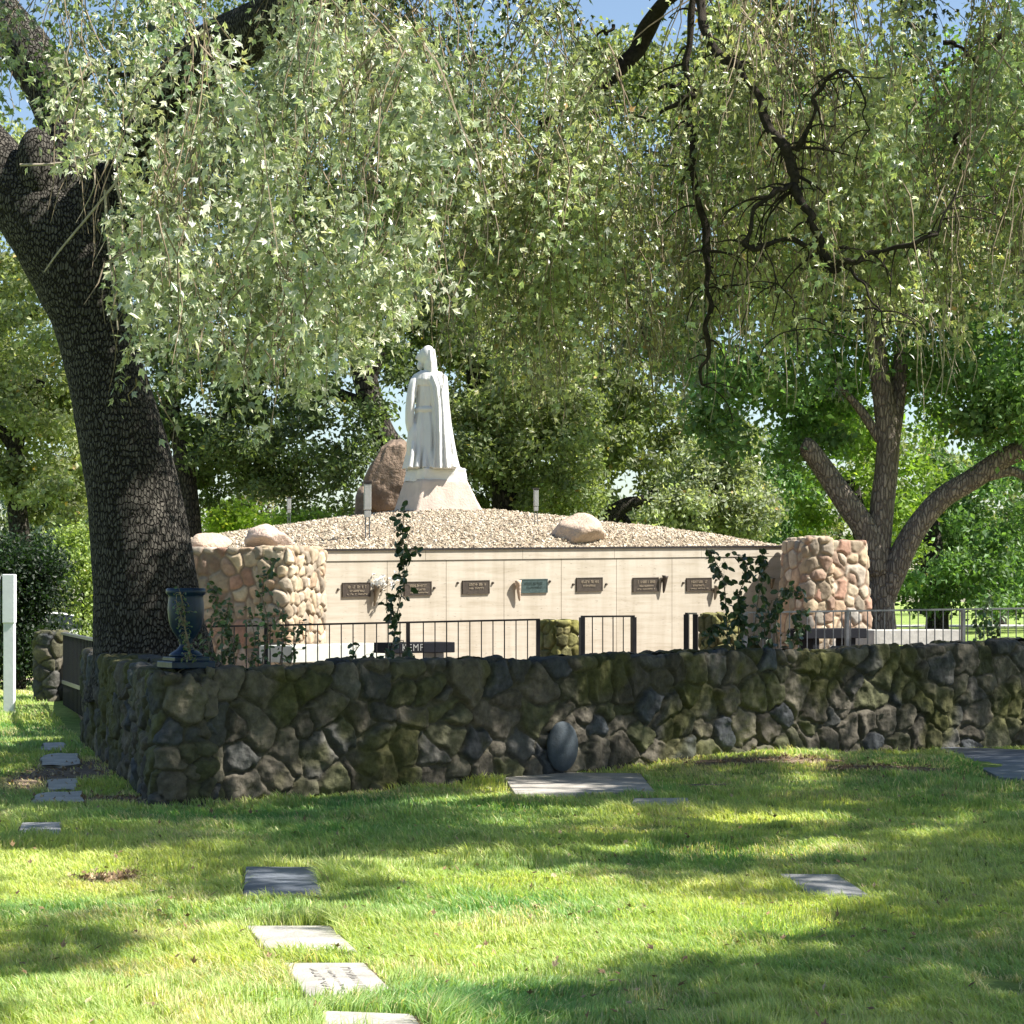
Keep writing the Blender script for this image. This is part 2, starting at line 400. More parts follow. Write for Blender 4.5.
# ------------------------------------------------------------------ rubble masonry
def resample_closed(P,step):
    P=np.asarray(P,float); Q=np.vstack([P,P[:1]]); d=np.r_[0,np.cumsum(np.linalg.norm(np.diff(Q,axis=0),axis=1))]
    n=max(12,int(d[-1]/step)); s=np.linspace(0,d[-1],n,endpoint=False)
    return np.stack([np.interp(s,d,Q[:,0]),np.interp(s,d,Q[:,1])],-1),s,d[-1]
TONE=.82
def rubble(name,foot,zb,zt,half,mat,parent,cell=.26,depth=.055,palette=None,mortar=(.1,.09,.075),step=.018,aspect=1.15,seed=1,moss=0.0,batter=0.0,roundc=.12,mw=.10,mosscol=(.10,.10,.03),tiltk=.35,warp=.35,rk=.55):
    P,s,L=resample_closed(foot,step)
    k=max(1,int(roundc/step)); ker=np.ones(2*k+1)/(2*k+1)
    Ps=np.stack([np.convolve(np.r_[P[-2*k:,i],P[:,i],P[:2*k,i]],ker,'same')[2*k:-2*k] for i in (0,1)],-1)
    T=np.roll(Ps,-2,0)-np.roll(Ps,2,0); T/=np.linalg.norm(T,axis=1)[:,None]+1e-9
    area=.5*np.sum(Ps[:,0]*np.roll(Ps[:,1],-1)-np.roll(Ps[:,0],-1)*Ps[:,1])
    Nn=np.stack([T[:,1],-T[:,0]],-1)*(1 if area>0 else -1)
    n=len(Ps); ztv=np.array([zt(p[0],p[1]) for p in Ps]) if callable(zt) else np.full(n,zt); zbv=np.full(n,float(zb))
    H=float(np.mean(ztv-zbv)); nu=int((H+half)/step)+1; U=np.linspace(0,H+half,nu)
    S2,U2=np.meshgrid(s,U)                        # nu,n
    # base surface
    vfrac=np.clip(U2/H,0,1); zz=zbv[None]+vfrac*(ztv-zbv)[None]
    inn=np.clip(U2-H,0,half); inn=np.where(U2>H,inn,0)
    out=batter*(1-vfrac)
    X=Ps[None,:,0]+Nn[None,:,0]*(out-inn); Y=Ps[None,:,1]+Nn[None,:,1]*(out-inn)
    topb=sstep(H-.08,H+.06,U2); NX=Nn[None,:,0]*(1-topb); NY=Nn[None,:,1]*(1-topb); NZ=topb+0*NX
    ln=np.sqrt(NX**2+NY**2+NZ**2); NX/=ln;NY/=ln;NZ/=ln
    # worley, periodic in s
    ncx=max(3,int(round(L/(cell*aspect)))); cw=L/ncx
    q=np.stack([S2*3.1,U2*3.1,0*S2],-1)
    qs=S2+warp*cell*(fbm(q,4,seed+3)-.5)*1.6; qu=U2+warp*cell*(fbm(q,4,seed+9)-.5)*1.6
    a=qs/cw; b=qu/cell; ia=np.floor(a).astype(np.int64); ib=np.floor(b).astype(np.int64)
    F1=np.full(a.shape,9.0);F2=np.full(a.shape,9.0);id1=np.zeros(a.shape,np.int64);dx1=np.zeros(a.shape);dy1=np.zeros(a.shape)
    for di in range(-2,3):
        for dj in range(-2,3):
            ca=ia+di; cb=ib+dj; cm=ca%ncx
            sx=ca+.5+.8*(h3(cm,cb,0*cm,seed)-.5)+.5*(cb%2); sy=cb+.5+.8*(h3(cm,cb,0*cm+1,seed)-.5)
            wgt=.7+.7*h3(cm,cb,0*cm+2,seed)
            dx=a-sx; dy=b-sy; d=(np.abs(dx)**2.4+np.abs(dy)**2.4)**(1/2.4)/wgt
            m1=d<F1; F2=np.where(m1,F1,np.minimum(F2,d)); F1=np.where(m1,d,F1)
            id1=np.where(m1,cm*7919+cb*104729,id1); dx1=np.where(m1,dx,dx1); dy1=np.where(m1,dy,dy1)
    e=F2-F1; z0=0*id1
    r1=h3(id1,z0,z0,seed+11); r2=h3(id1,z0+1,z0,seed+11); r3=h3(id1,z0+2,z0,seed+11); r4=h3(id1,z0+3,z0,seed+11)
    body=sstep(0.0,mw*2.6,e)**.55
    q2=np.stack([S2*9,U2*9,id1%50+0.0],-1)
    rough=(fbm(q2,4,seed+21)-.5)
    disp=depth*(body*(.55+.75*r1)+body*tiltk*((r2-.5)*dx1+(r3-.5)*dy1)+body*rk*rough)+.008*(fbm(np.stack([S2*30,U2*30,0*S2],-1),2,seed+5)-.5)
    X=X+NX*disp; Y=Y+NY*disp; Z=zz+NZ*disp*(.8 if True else 1)+ .02*(fbm(np.stack([S2*2,U2*0,0*S2],-1),2,seed)-.5)*vfrac
    pal=np.array(palette); pi=(r4*len(pal)).astype(int)%len(pal)
    C=pal[pi]*TONE*(.7+.6*r2)[...,None]*(.7+.6*fbm(np.stack([S2*14,U2*14,id1%31+0.0],-1),3,seed+2))[...,None]
    mk=sstep(mw*.35,mw*1.3,e)[...,None]
    C=C*mk+np.array(mortar)*(1-mk)
    if moss>0:
        mo=sstep(.5,.68,fbm(np.stack([S2*1.7,U2*1.7,0*S2+5],-1),4,seed+31)+.10*(U2/H-.5))*moss
        C=C*(1-mo[...,None])+np.array(mosscol)*mo[...,None]
    V=np.stack([X,Y,Z],-1).reshape(-1,3)
    i=np.arange(nu-1)[:,None]*n; j=np.arange(n)[None]; jn=(j+1)%n
    Qd=np.stack([i+j,i+jn,i+n+jn,i+n+j],-1).reshape(-1,4)
    if area<0: Qd=Qd[:,::-1]
    return build_mesh(name,V,[Qd],mat,parent,C.reshape(-1,3),True)
def strip_foot(P,th,side=1):
    """closed footprint: outer face along P, thickness th on left side"""
    P=np.asarray(P,float); T=np.gradient(P,axis=0); T/=np.linalg.norm(T,axis=1)[:,None]
    Nn=np.stack([-T[:,1],T[:,0]],-1)*side
    return np.vstack([P,(P+Nn*th)[::-1]])
wallpal=[(.105,.10,.088),(.08,.08,.074),(.125,.11,.085),(.10,.097,.06),(.072,.078,.085),(.145,.13,.095),(.095,.096,.05),(.11,.097,.075)]
xs=[p[0] for p in WA]; zts=[EYE+(HZ-y)/F*d-.065 for _,d,y in WPX]
def wtop(x,y):
    n=.07*(fbm(np.array([[x*1.3,y*1.3,0.]]),2,77)[0]-.5)
    return float(np.interp(x,xs,zts))+n
Pw=[WL+(WC-WL)*t for t in np.linspace(0,1,14)]
Pw+= [np.array([np.interp(t,range(len(WA)),[p[0] for p in WA]),np.interp(t,range(len(WA)),[p[1] for p in WA])]) for t in np.linspace(.05,len(WA)-1,24)]
fw=rubble('stone_wall',strip_foot(Pw,.42,1),-.25,wtop,.21,M['stone'],None,cell=.25,depth=.062,palette=wallpal,mortar=(.085,.078,.055),step=.014,seed=3,moss=.7,mw=.075,warp=.6,rk=1.4,tiltk=.55,mosscol=(.085,.085,.022))
tag(fw,'long low dark rubble stone wall with mossy stones running across behind the lawn','wall')

# pier beyond gate and piers of the enclosure
def sq(cx,cy,w,d,rz=0):
    c,s=math.cos(rz),math.sin(rz)
    return [(cx+c*x-s*y,cy+s*x+c*y) for x,y in ((-w/2,-d/2),(w/2,-d/2),(w/2,d/2),(-w/2,d/2))]
p=G(51.5,32,0)
wq=I(565,747,19.75); mb=MB(); bm=bmesh.new(); bmesh.ops.create_icosphere(bm,subdivisions=4,radius=1)
for v in bm.verts: v.co=Vector((v.co.x*.175,v.co.y*.07,v.co.z*.225))
bmesh.ops.rotate(bm,verts=bm.verts,cent=(0,0,0),matrix=Matrix.Rotation(.68,3,'Z')); bmesh.ops.translate(bm,verts=bm.verts,vec=Vector(wq)+Vector((-.02,.075,.0))); mb.bm(bm)
q_=mb.build('smooth_stone',M['bluestone'],None,True); q_.parent=fw; q_.location=Vector(q_.location)-Vector(fw.location)
t=rubble('stone_pier',sq(p[0],p[1],.36,.5,-.25),0,EYE-(631-600)/F*32-.02,.17,M['stone'],None,cell=.2,depth=.04,palette=wallpal,mortar=(.05,.05,.045),seed=8,moss=.5)
tag(t,'dark stone gate pier at far left beside the white sign post and hedge','pier')
mossp=[(.25,.235,.085),(.21,.19,.06),(.29,.26,.12),(.17,.16,.07)]
p=G(559,27.4,0)
t=rubble('stone_pier',sq(p[0],p[1],.36,.4,.6),.45,EYE-(622-600)/F*27.4,.17,M['stone'],None,cell=.15,depth=.035,palette=mossp,mortar=(.10,.09,.03),seed=12,moss=.4,mosscol=(.30,.28,.06),step=.012)
tag(t,'olive mossy stone pier between the long left railing and the small gate','pier')
p=G(720,28.2,0)
t=rubble('stone_pier',sq(p[0],p[1],.42,.4,.6),.45,EYE-(615-600)/F*28.2,.17,M['stone'],None,cell=.15,depth=.035,palette=mossp,mortar=(.10,.09,.03),seed=15,moss=.4,mosscol=(.30,.28,.06),step=.012)
tag(t,'olive mossy stone pier behind the leafy vines, right of the gateway','pier')

# ------------------------------------------------------------------ mausoleum
A=G(322,33.0,0); B=G(783,38.0,0); zl=EYE+(HZ-549)/F*33.0; zr=EYE+(HZ-545.5)/F*38.0
AB=(B-A)[:2]; LAB=np.linalg.norm(AB); ux=AB/LAB; nf=np.array([ux[1],-ux[0]])   # outward toward camera
def FP(px,off=0.0):                               # point on facade plane under pixel px
    k=(px-512)/F; den=ux[0]-k*ux[1]; s=(k*A[1]-A[0])/den
    return A[:2]+ux*s+nf*off, s
maus=empty('mausoleum',(float((A[0]+B[0])/2),float((A[1]+B[1])/2),.5),'long beige travertine crypt wall with bronze plaques and fieldstone ends','mausoleum')
ang=math.atan2(ux[1],ux[0])
def fbox(mb,s0,s1,z0,z1,off0,off1,zr0=None,zr1=None):
    """box on facade between s0,s1; optional sloped top via linear z shift"""
    def sl(s): return (zr-zl)*(s/LAB)
    V=[]
    for s,o_,z in [(s0,off0,z0),(s1,off0,z0),(s1,off1,z0),(s0,off1,z0),(s0,off0,z1),(s1,off0,z1),(s1,off1,z1),(s0,off1,z1)]:
        p=A[:2]+ux*s+nf*o_; V.append([p[0],p[1],z+(sl(s) if z>1.0 else 0)])
    mb.add(V,[[0,3,2,1],[4,5,6,7],[0,1,5,4],[1,2,6,5],[2,3,7,6],[3,0,4,7]])
mb=MB(); fbox(mb,0,LAB,.4,zl-.03,-.5,-.03); mb.build('wall_core',M['concrete'],maus)
zc=EYE+(HZ-561.5)/F*33
seams=[326,387.2,446.2,504,561.3,616.5,672,724,765]
ss=[FP(x)[1] for x in seams]
for i in range(len(ss)-1):
    mb=MB(); fbox(mb,ss[i]+.004,ss[i+1]-.004,.45,zc-.004,-.028,.0); mb.build('travertine_panel',M['trav'],maus)
for q0,q1 in ((ss[-1]+.004,LAB),(0,ss[0]-.004)):
    mb=MB(); fbox(mb,q0,q1,.45,zc-.004,-.028,.012); mb.build('edge_strip',M['trav'],maus)
cs=np.linspace(0,LAB,6)
for i in range(5):
    mb=MB(); fbox(mb,cs[i]+.003,cs[i+1]-.003,zc+.004,zl-.03,-.028,.015); mb.build('cornice',M['trav'],maus)
mb=MB(); fbox(mb,0,LAB,zl-.03,zl,-.3,.04); mb.build('drip_edge',M['iron'],maus)
# plaques
def letters_rows(mb,s0,s1,zrows,hz,seed):
    rng=random.Random(seed)
    for zz,frac,h in zrows:
        mid=(s0+s1)/2; hw=(s1-s0)/2*frac; s=mid-hw
        while s<mid+hw:
            w_=rng.uniform(.014,.024)
            if rng.random()<.88:
                fbox(mb,s,s+.005,zz-h/2,zz+h/2,.024,.0275)
                k=rng.choice([-1,0,1]); fbox(mb,s+.005,s+w_,zz+k*h*.35-.003,zz+k*h*.35+.003,.024,.0275)
                if rng.random()<.5: fbox(mb,s+w_-.004,s+w_,zz-h/2,zz+h/2,.024,.0275)
            s+=w_+.007
pl=[(342,370,582.5,597,'bronze'),(404,431,581.5,595.5,'bronze'),(462,489,580.3,594,'bronze'),(519.5,547,579,593,'bronzegreen'),(576,602,577.5,591.5,'bronze'),(632.5,658,577.5,591.8,'bronze'),(686,711,577.8,591,'bronze')]
plabel=['dark bronze plaque beside the white flowers',None,None,'green weathered bronze plaque',None,None,None]
for i,(x0,x1,y0,y1,mm) in enumerate(pl):
    (pa,s0),(pb,s1)=FP(x0),FP(x1); d=(pa[1]+pb[1])/2; z1=EYE+(HZ-y0)/F*d; z0=EYE+(HZ-y1)/F*d
    sl=(zr-zl)*((s0+s1)/2/LAB); z0-=sl; z1-=sl
    mb=MB(); fbox(mb,s0,s1,z0,z1,0.002,.018)
    w_=.012
    fbox(mb,s0,s1,z1-w_,z1,.018,.024);fbox(mb,s0,s1,z0,z0+w_,.018,.024);fbox(mb,s0,s0+w_,z0+w_,z1-w_,.018,.024);fbox(mb,s1-w_,s1,z0+w_,z1-w_,.018,.024)
    o=mb.build('plaque',M[mm],maus)
    if plabel[i]: o['label']=plabel[i]
    mb=MB(); h=z1-z0
    zs=[(z1-h*.3,.7,.045),(z1-h*.58,.55,.03)]+([(z1-h*.8,.75,.02)] if i in(0,1,5,6) else [])
    letters_rows(mb,s0+.02,s1-.02,zs,.03,i); 
    l=mb.build('lettering',M['bronzelite'] if i!=3 else M['bronzegreen']); l.parent=o; l.location=Vector(l.location)-Vector(maus.location)
for x,y in [(338,589.5),(434,588),(457.5,583),(492.5,583),(549.5,581.5),(573,584.5),(606,584.3),(683,583),(716,580),(781,577)]:
    p,s=FP(x,.0); d=p[1]; z=EYE+(HZ-y)/F*d
    bm=bmesh.new(); bmesh.ops.create_cone(bm,cap_ends=True,segments=12,radius1=.022,radius2=.016,depth=.03)
    bmesh.ops.rotate(bm,verts=bm.verts,cent=(0,0,0),matrix=Matrix.Rotation(math.pi/2,3,'X')); bmesh.ops.rotate(bm,verts=bm.verts,cent=(0,0,0),matrix=Matrix.Rotation(ang,3,'Z'))
    bmesh.ops.translate(bm,verts=bm.verts,vec=Vector((p[0]+nf[0]*.012,p[1]+nf[1]*.012,z)))
    mb=MB(); mb.bm(bm); mb.build('stud',M['bronze'],maus)
for x,y0,y1,lean,mt in [(374,586,606,-.03,'vasegrey'),(516.5,580.5,601,.02,'tanrock'),(662,575.5,593,-.01,'bronze'),(713.5,586,600,-.02,'vasegrey'),(769.5,578,589,0,'vasegrey')]:
    p,s=FP(x,.075); d=p[1]; z1=EYE+(HZ-y0)/F*d; z0=EYE+(HZ-y1)/F*d
    q=np.array([p[0],p[1],0]); t3=np.array([ux[0],ux[1],0])
    mb=MB(); n=8; zz=np.linspace(z0,z1,n); rr=np.interp(np.linspace(0,1,n),[0,.1,.9,1],[.008,.02,.048,.056])
    mb.tube([q+t3*lean*(k/(n-1)*2-1)*-1+np.array([0,0,zz[k]])-np.append(nf,0)*.02*(1-k/(n-1)) for k in range(n)],rr,14)
    p2=p-nf*.05; mb.box((p2[0],p2[1],z1-.08),(.03,.10,.03),ang); mb.build('flower_vase',M[mt],maus,smooth=True)
# white flowers (rests in the vase)
p,s=FP(382,.10); d=p[1]; c=np.array([p[0],p[1],EYE+(HZ-584)/F*d])
fl=empty('flower_bouquet',tuple(c-np.array([.08,0,.18])),'bunch of white flowers standing in the wall vase beside the leftmost plaque','flowers')
mb=MB()
for k in range(26):
    q=c+R.normal(size=3)*np.array([.11,.05,.075])+np.array([.0,0,.02])
    for j in range(6):
        a=rndunit(1)[0]; b=rndunit(1)[0]; b-=a*np.dot(a,b); b/=np.linalg.norm(b)
        mb.add([q,q+a*.025+b*.016,q+a*.05,q+a*.025-b*.016],[[0,1,2,3]])
q=c+np.array([-.13,0,.03])
for j in range(5): # lily-like cone petals
    a=np.array([.1*math.cos(j),.06*math.sin(j),.09]); mb.add([q-np.array([0,0,.12]),q+a*.3+[.02,0,0],q+a,q+a*.3-[.02,0,0]],[[0,1,2,3]])
mb.build('petals',M['petal'],fl)
mb=MB()
for k in range(12):
    e=c+R.normal(size=3)*np.array([.09,.04,.05]); mb.tube([c+np.array([-.12,-.0,-.15]),(c+e)/2+np.array([-.06,0,-.06]),e],.004,4)
mb.build('stems',M['twig'],fl)
TONE=1.0
# fieldstone wings
pinkpal=[tuple(np.array(c_)*np.array([.70,.74,.76])) for c_ in [(.42,.27,.19),(.50,.39,.29),(.36,.24,.17),(.55,.44,.34),(.40,.34,.27),(.46,.26,.18),(.33,.29,.25),(.52,.42,.30)]]
tanpal=[(.42,.33,.22),(.34,.27,.19),(.46,.38,.27),(.30,.25,.19),(.38,.27,.18)]
L0=G(150,31.6,0)[:2]; L1=G(287,31.2,0)[:2]; L2=G(323,32.9,0)[:2]
zwl=EYE+(HZ-546)/F*31.4-.04
rubble('wing_wall',strip_foot([L0,(L0+L1)/2,L1],.6,1),.4,zwl,.3,M['cobble'],maus,cell=.23,depth=.032,palette=pinkpal+tanpal,mortar=(.24,.18,.13),seed=21,aspect=.85,step=.016,mw=.14,tiltk=.1,warp=.2,rk=.3)
rubble('wing_end',strip_foot([L1+np.array([.02,-.02]),(L1+L2)/2+nf*.05,L2+nf*.06],.5,1),.4,zwl+.01,.25,M['cobble'],maus,cell=.19,depth=.05,palette=tanpal,mortar=(.22,.17,.12),seed=23,aspect=1.1,step=.016,mw=.13,warp=.25)
R0=G(784,37.9,0)[:2]+nf*.03; R1=G(806,36.4,0)[:2]; R2=G(868,36.9,0)[:2]
zwr=EYE+(HZ-538.5)/F*36.8-.05
rubble('wing_end',strip_foot([R0,(R0+R1)/2,R1],.45,1),.4,zwr+.04,.22,M['cobble'],maus,cell=.21,depth=.05,palette=tanpal+pinkpal[:2],mortar=(.24,.19,.13),seed=25,step=.016,mw=.13,warp=.25)
rubble('wing_wall',strip_foot([R1+np.array([.03,.0]),(R1+R2)/2,R2],.8,1),.4,zwr,.4,M['cobble'],maus,cell=.25,depth=.035,palette=pinkpal+tanpal,mortar=(.24,.17,.12),seed=27,step=.016,batter=.14,aspect=.9,mw=.14,tiltk=.1,warp=.2,rk=.3)

# gravel mound
ST=I(438,512,41.0)                                # statue foot
def mz(x,y):
    q=np.stack([x-A[0],y-A[1]],-1); s=q@ux; off=-(q@nf)          # depth behind facade
    edge=zl+(zr-zl)*np.clip(s/LAB,-.5,1.3)-.01
    c=np.array([ST[0],ST[1]+.6]); r=np.sqrt(((x-c[0])/6.6)**2+((y-c[1])/6.9)**2)
    h=(ST[2]-2.42)*np.clip(1-r,0,1)**.85*1.12
    P=np.stack([x,y,0*x],-1)
    back=np.clip(off,0,1); 
    return edge+h*sstep(0,.5,off)+.06*(fbm(P*1.2,3,9)-.5)*back-1.6*sstep(9.5,13.5,off)-1.5*sstep(4.6,6.5,np.abs(s-LAB*.42)-1.2+0*off)-2.2*sstep(0,55,188-(512+x/y*F))
def mound():
    s=np.linspace(-2.35,LAB+.6,150); o_=np.linspace(.0,14,120); Sg,Og=np.meshgrid(s,o_)
    X=A[0]+ux[0]*Sg-nf[0]*Og; Y=A[1]+ux[1]*Sg-nf[1]*Og; Z=mz(X,Y)
    V=np.stack([X,Y,Z],-1).reshape(-1,3); nx=len(s); i=np.arange(len(o_)-1)[:,None]*nx; j=np.arange(nx-1)[None]
    Q=np.stack([i+j,i+j+1,i+nx+j+1,i+nx+j],-1).reshape(-1,4)
    tag(build_mesh('gravel_mound_ground',V,[Q],M['mortarbed'],None,None,True),kind='structure')
    n=46000; sg=R.uniform(-2.3,LAB+.4,n); og=11*R.random(n)**1.3+.02
    X=A[0]+ux[0]*sg-nf[0]*og; Y=A[1]+ux[1]*sg-nf[1]*og; Z=mz(X,Y)
    r=.012+.024*R.random(n)**2; P=np.stack([X,Y,Z+r*.3],-1)
    base=np.array([[1,0,0],[-1,0,0],[0,1,0],[0,-1,0],[0,0,1],[0,0,-1.]])
    u=rndunit(n); v=rndunit(n); v-=u*np.sum(u*v,1)[:,None]; v/=np.linalg.norm(v,axis=1)[:,None]; w_=np.cross(u,v)
    st=.6+.8*R.random((n,6))
    V=P[:,None,:]+r[:,None,None]*st[:,:,None]*(base[None,:,0,None]*u[:,None]*1.2+base[None,:,1,None]*v[:,None]+base[None,:,2,None]*w_[:,None]*.7)
    T=np.array([[0,2,4],[2,1,4],[1,3,4],[3,0,4],[2,0,5],[1,2,5],[3,1,5],[0,3,5]])
    T=(np.arange(n)[:,None,None]*6+T[None]).reshape(-1,3)
    pal=np.array([(.46,.38,.27),(.54,.47,.36),(.38,.30,.21),(.56,.50,.40),(.42,.35,.26),(.34,.27,.20)])
    C=pal[R.integers(0,6,n)]*(.8+.4*R.random((n,1)))
    tag(build_mesh('gravel',V.reshape(-1,3),[T],M['gravel'],None,np.repeat(C,6,0)),'tan gravel spread over the mound behind the crypt wall','gravel',kind='stuff')
mound()

# boulders
def boulder(name,c,size,mat,label,seed,rz=0,flat=.0,sub=4,cuts=7):
    bm=bmesh.new(); bmesh.ops.create_icosphere(bm,subdivisions=sub,radius=1)
    V=np.array([v.co[:] for v in bm.verts]); rng=np.random.default_rng(seed)
    for k in range(cuts):
        n=rng.normal(size=3); n/=np.linalg.norm(n); h=rng.uniform(.62,.85); d=V@n; V=V-n[None]*np.clip(d-h,0,9)[:,None]*.9
    V=V*(1+.22*(fbm(V*1.6+seed,3,seed)-.5)+.07*(fbm(V*6+seed,3,seed)-.5))[:,None]
    V=V*np.array(size); cz,sz=math.cos(rz),math.sin(rz); V=V@np.array([[cz,sz,0],[-sz,cz,0],[0,0,1]]); V=V+np.array(c)
    f=np.array([[v.index for v in fa.verts] for fa in bm.faces]); bm.free()
    return tag(build_mesh(name,V,[f],mat,None,None,True),label,'boulder')
def B_(px,py0,py1,px0,px1,d,depth,mat,label,seed,cuts=7):
    top=I(px,py0,d); bot=I(px,py1,d); w_=(px1-px0)/F*d/2
    return boulder('boulder',(top[0],d,(top[2]+bot[2])/2-.05),(w_,depth,(top[2]-bot[2])/2+.12),mat,label,seed,cuts=cuts)
B_(268,528,546,244,293,34.6,.45,M['pinkrock'],'flat pinkish boulder on the gravel, second from the left',31)
B_(208,537,551,180,232,32.4,.3,M['tanrock'],'low tan rock lying on top of the left fieldstone wall',33)
B_(577,517,544,546,606,36.4,.6,M['tanrock'],'pale rounded boulder on the gravel to the right of the statue',36,cuts=13)
# tall brown boulder
V0=I(386,478,42.2)
bm=bmesh.new(); bmesh.ops.create_cube(bm,size=2)
for _ in range(5): bmesh.ops.subdivide_edges(bm,edges=bm.edges[:],cuts=1,use_grid_fill=True) if _<5 else None
V=np.array([v.co[:] for v in bm.verts]); ff=np.array([[v.index for v in f.verts] for f in bm.faces]); bm.free()
nrm=V/np.linalg.norm(V,axis=1)[:,None]; V=V*.5+nrm*.62
zn=(V[:,2]+1)/2
cx=np.interp(zn,[0,.5,1],[-.05,.02,.16]); wx=np.interp(zn,[0,.3,.7,1],[1.18,1.05,.8,.55])
n1=fbm(V*1.3+4,3,4)-.5; 
V=np.stack([V[:,0]*wx*.42+cx,V[:,1]*.40,V[:,2]*.66],-1)*(1+.25*n1+.08*(fbm(V*5,3,8)-.5))[:,None]+V0
tag(build_mesh('boulder',V,[ff],M['boulder'],None,None,True),'tall upright brown boulder standing left of the statue','boulder')
B_(362,490,514,354,372,41.6,.25,M['boulder'],'small brown rock at the foot of the tall boulder',39)

# ------------------------------------------------------------------ statue
K=41.0/F
sx=lambda px:(px-438)*K
szf=lambda py:(512-py)*K
stt=empty('statue',(float(ST[0]),float(ST[1]),float(ST[2])-.05),'white marble robed figure with long cloak on a pink pedestal above the gravel','statue')
def loft(mb,rows,n=96,fold=0,nf_=10,ph=0.0,m=44,yc=0.0,seed=0,zfold=None):
    rows=np.array(rows,float); t=np.linspace(rows[0,0],rows[-1,0],m) 
    a=np.linspace(0,2*np.pi,n,endpoint=False); V=[]
    for py in t:
        l=np.interp(py,rows[:,0],rows[:,1]); r=np.interp(py,rows[:,0],rows[:,2]); dp=np.interp(py,rows[:,0],rows[:,3]); yo=np.interp(py,rows[:,0],rows[:,4])
        cx=(sx(l)+sx(r))/2; hw=(sx(r)-sx(l))/2; k=(py-rows[0,0])/(rows[-1,0]-rows[0,0])
        am=fold*(.25+.75*k) if zfold is None else fold*zfold(k)
        q=np.stack([np.cos(a)*1.3,np.sin(a)*1.3,np.full(n,py*.012)],-1)
        w_=np.sin(nf_*a+ph+1.5*k+3.0*fbm(q,2,seed))
        w_=np.sign(w_)*np.abs(w_)**.7
        rr=1+am*(w_*.6)+.3*am*np.sin(2.3*nf_*a+py*.02)
        for i in range(n): V.append([cx+hw*math.cos(a[i])*rr[i],yo+dp*math.sin(a[i])*rr[i],szf(py)])
    Q=[]
    for i in range(m-1):
        for j in range(n): Q.append([i*n+j,(i+1)*n+j,(i+1)*n+(j+1)%n,i*n+(j+1)%n])
    V.append([(sx(rows[0,1])+sx(rows[0,2]))/2,rows[0,4],szf(rows[0,0])]); V.append([(sx(rows[-1,1])+sx(rows[-1,2]))/2,rows[-1,4],szf(rows[-1,0])])
    T=[]
    for j in range(n): T.append([len(V)-2,j,(j+1)%n]); T.append([len(V)-1,(m-1)*n+(j+1)%n,(m-1)*n+j])
    mb.add(V,Q,T)
def ellip(mb,c,r,rot=None,sub=4):
    bm=bmesh.new(); bmesh.ops.create_icosphere(bm,subdivisions=sub,radius=1)
    for v in bm.verts: v.co=Vector((v.co.x*r[0],v.co.y*r[1],v.co.z*r[2]))
    if rot: bmesh.ops.rotate(bm,verts=bm.verts,cent=(0,0,0),matrix=Matrix.Rotation(rot[0],3,rot[1]))
    bmesh.ops.translate(bm,verts=bm.verts,vec=Vector(c)); mb.bm(bm)
fb=MB()
# robe / torso rows: py, left, right, depth, ycentre
loft(fb,[(371,424,435,.07,0),(374,417,442,.13,0),(378,414,445,.17,0),(388,416,446,.20,0),(400,416.5,443,.20,0),(409,416,439,.17,0),(414,415,441,.19,0),(428,413,446,.25,0),(445,410,449,.30,0),(458,407,453,.33,0),(469,405,457,.36,0)],fold=.15,nf_=9,seed=3)
# belt
loft(fb,[(407.8,414.8,441.5,.20,0),(410,414,442.3,.225,0),(412.4,414.8,441.5,.20,0)],m=5)
# cloak hanging down the right and back
loft(fb,[(372,425,441,.11,-.02),(377,422,447,.20,-.03),(388,429,448,.25,-.05),(405,432,449,.27,-.07),(425,432.5,451,.31,-.09),(445,432,454,.36,-.10),(460,431,456.5,.40,-.10),(470,430,459,.44,-.10)],fold=.21,nf_=12,seed=9,ph=1,m=60)
# hood of cloth over the upper back
loft(fb,[(370.5,421,437,.10,-.01),(374,415,443,.16,-.03),(380,413,446,.20,-.03),(386,413.5,446,.19,-.02)],fold=.05,nf_=14,seed=5,m=14)
# left sleeve & forearm
def P3(px,py,y): return np.array([sx(px),y,szf(py)])
arm=spline([P3(418,377,-.02),P3(414,384,-.10),P3(411.5,396,-.14),P3(410.2,408,-.14),P3(410,420,-.12),P3(409.8,431,-.10)],7)
na=len(arm); fb.tube(arm,np.interp(np.linspace(0,1,na),[0,.2,.5,.85,1],[.085,.085,.085,.08,.05]),22,rfun=lambda i,a:1+.07*np.sin(5*a+i*.15))
# hand just below sleeve
ellip(fb,P3(409.5,432.5,-.10),(.035,.03,.06)); 
for k,(dx,dz) in enumerate([(-.02,.0),(-.007,-.012),(.007,-.01),(.02,0)]): fb.tube([P3(409.5,434,-.11)+[dx,0,0],P3(409.5,436.5,-.105)+[dx*1.1,0,dz],P3(409.3,438,-.09)+[dx*1.1,0,dz]],[.012,.011,.008],8)
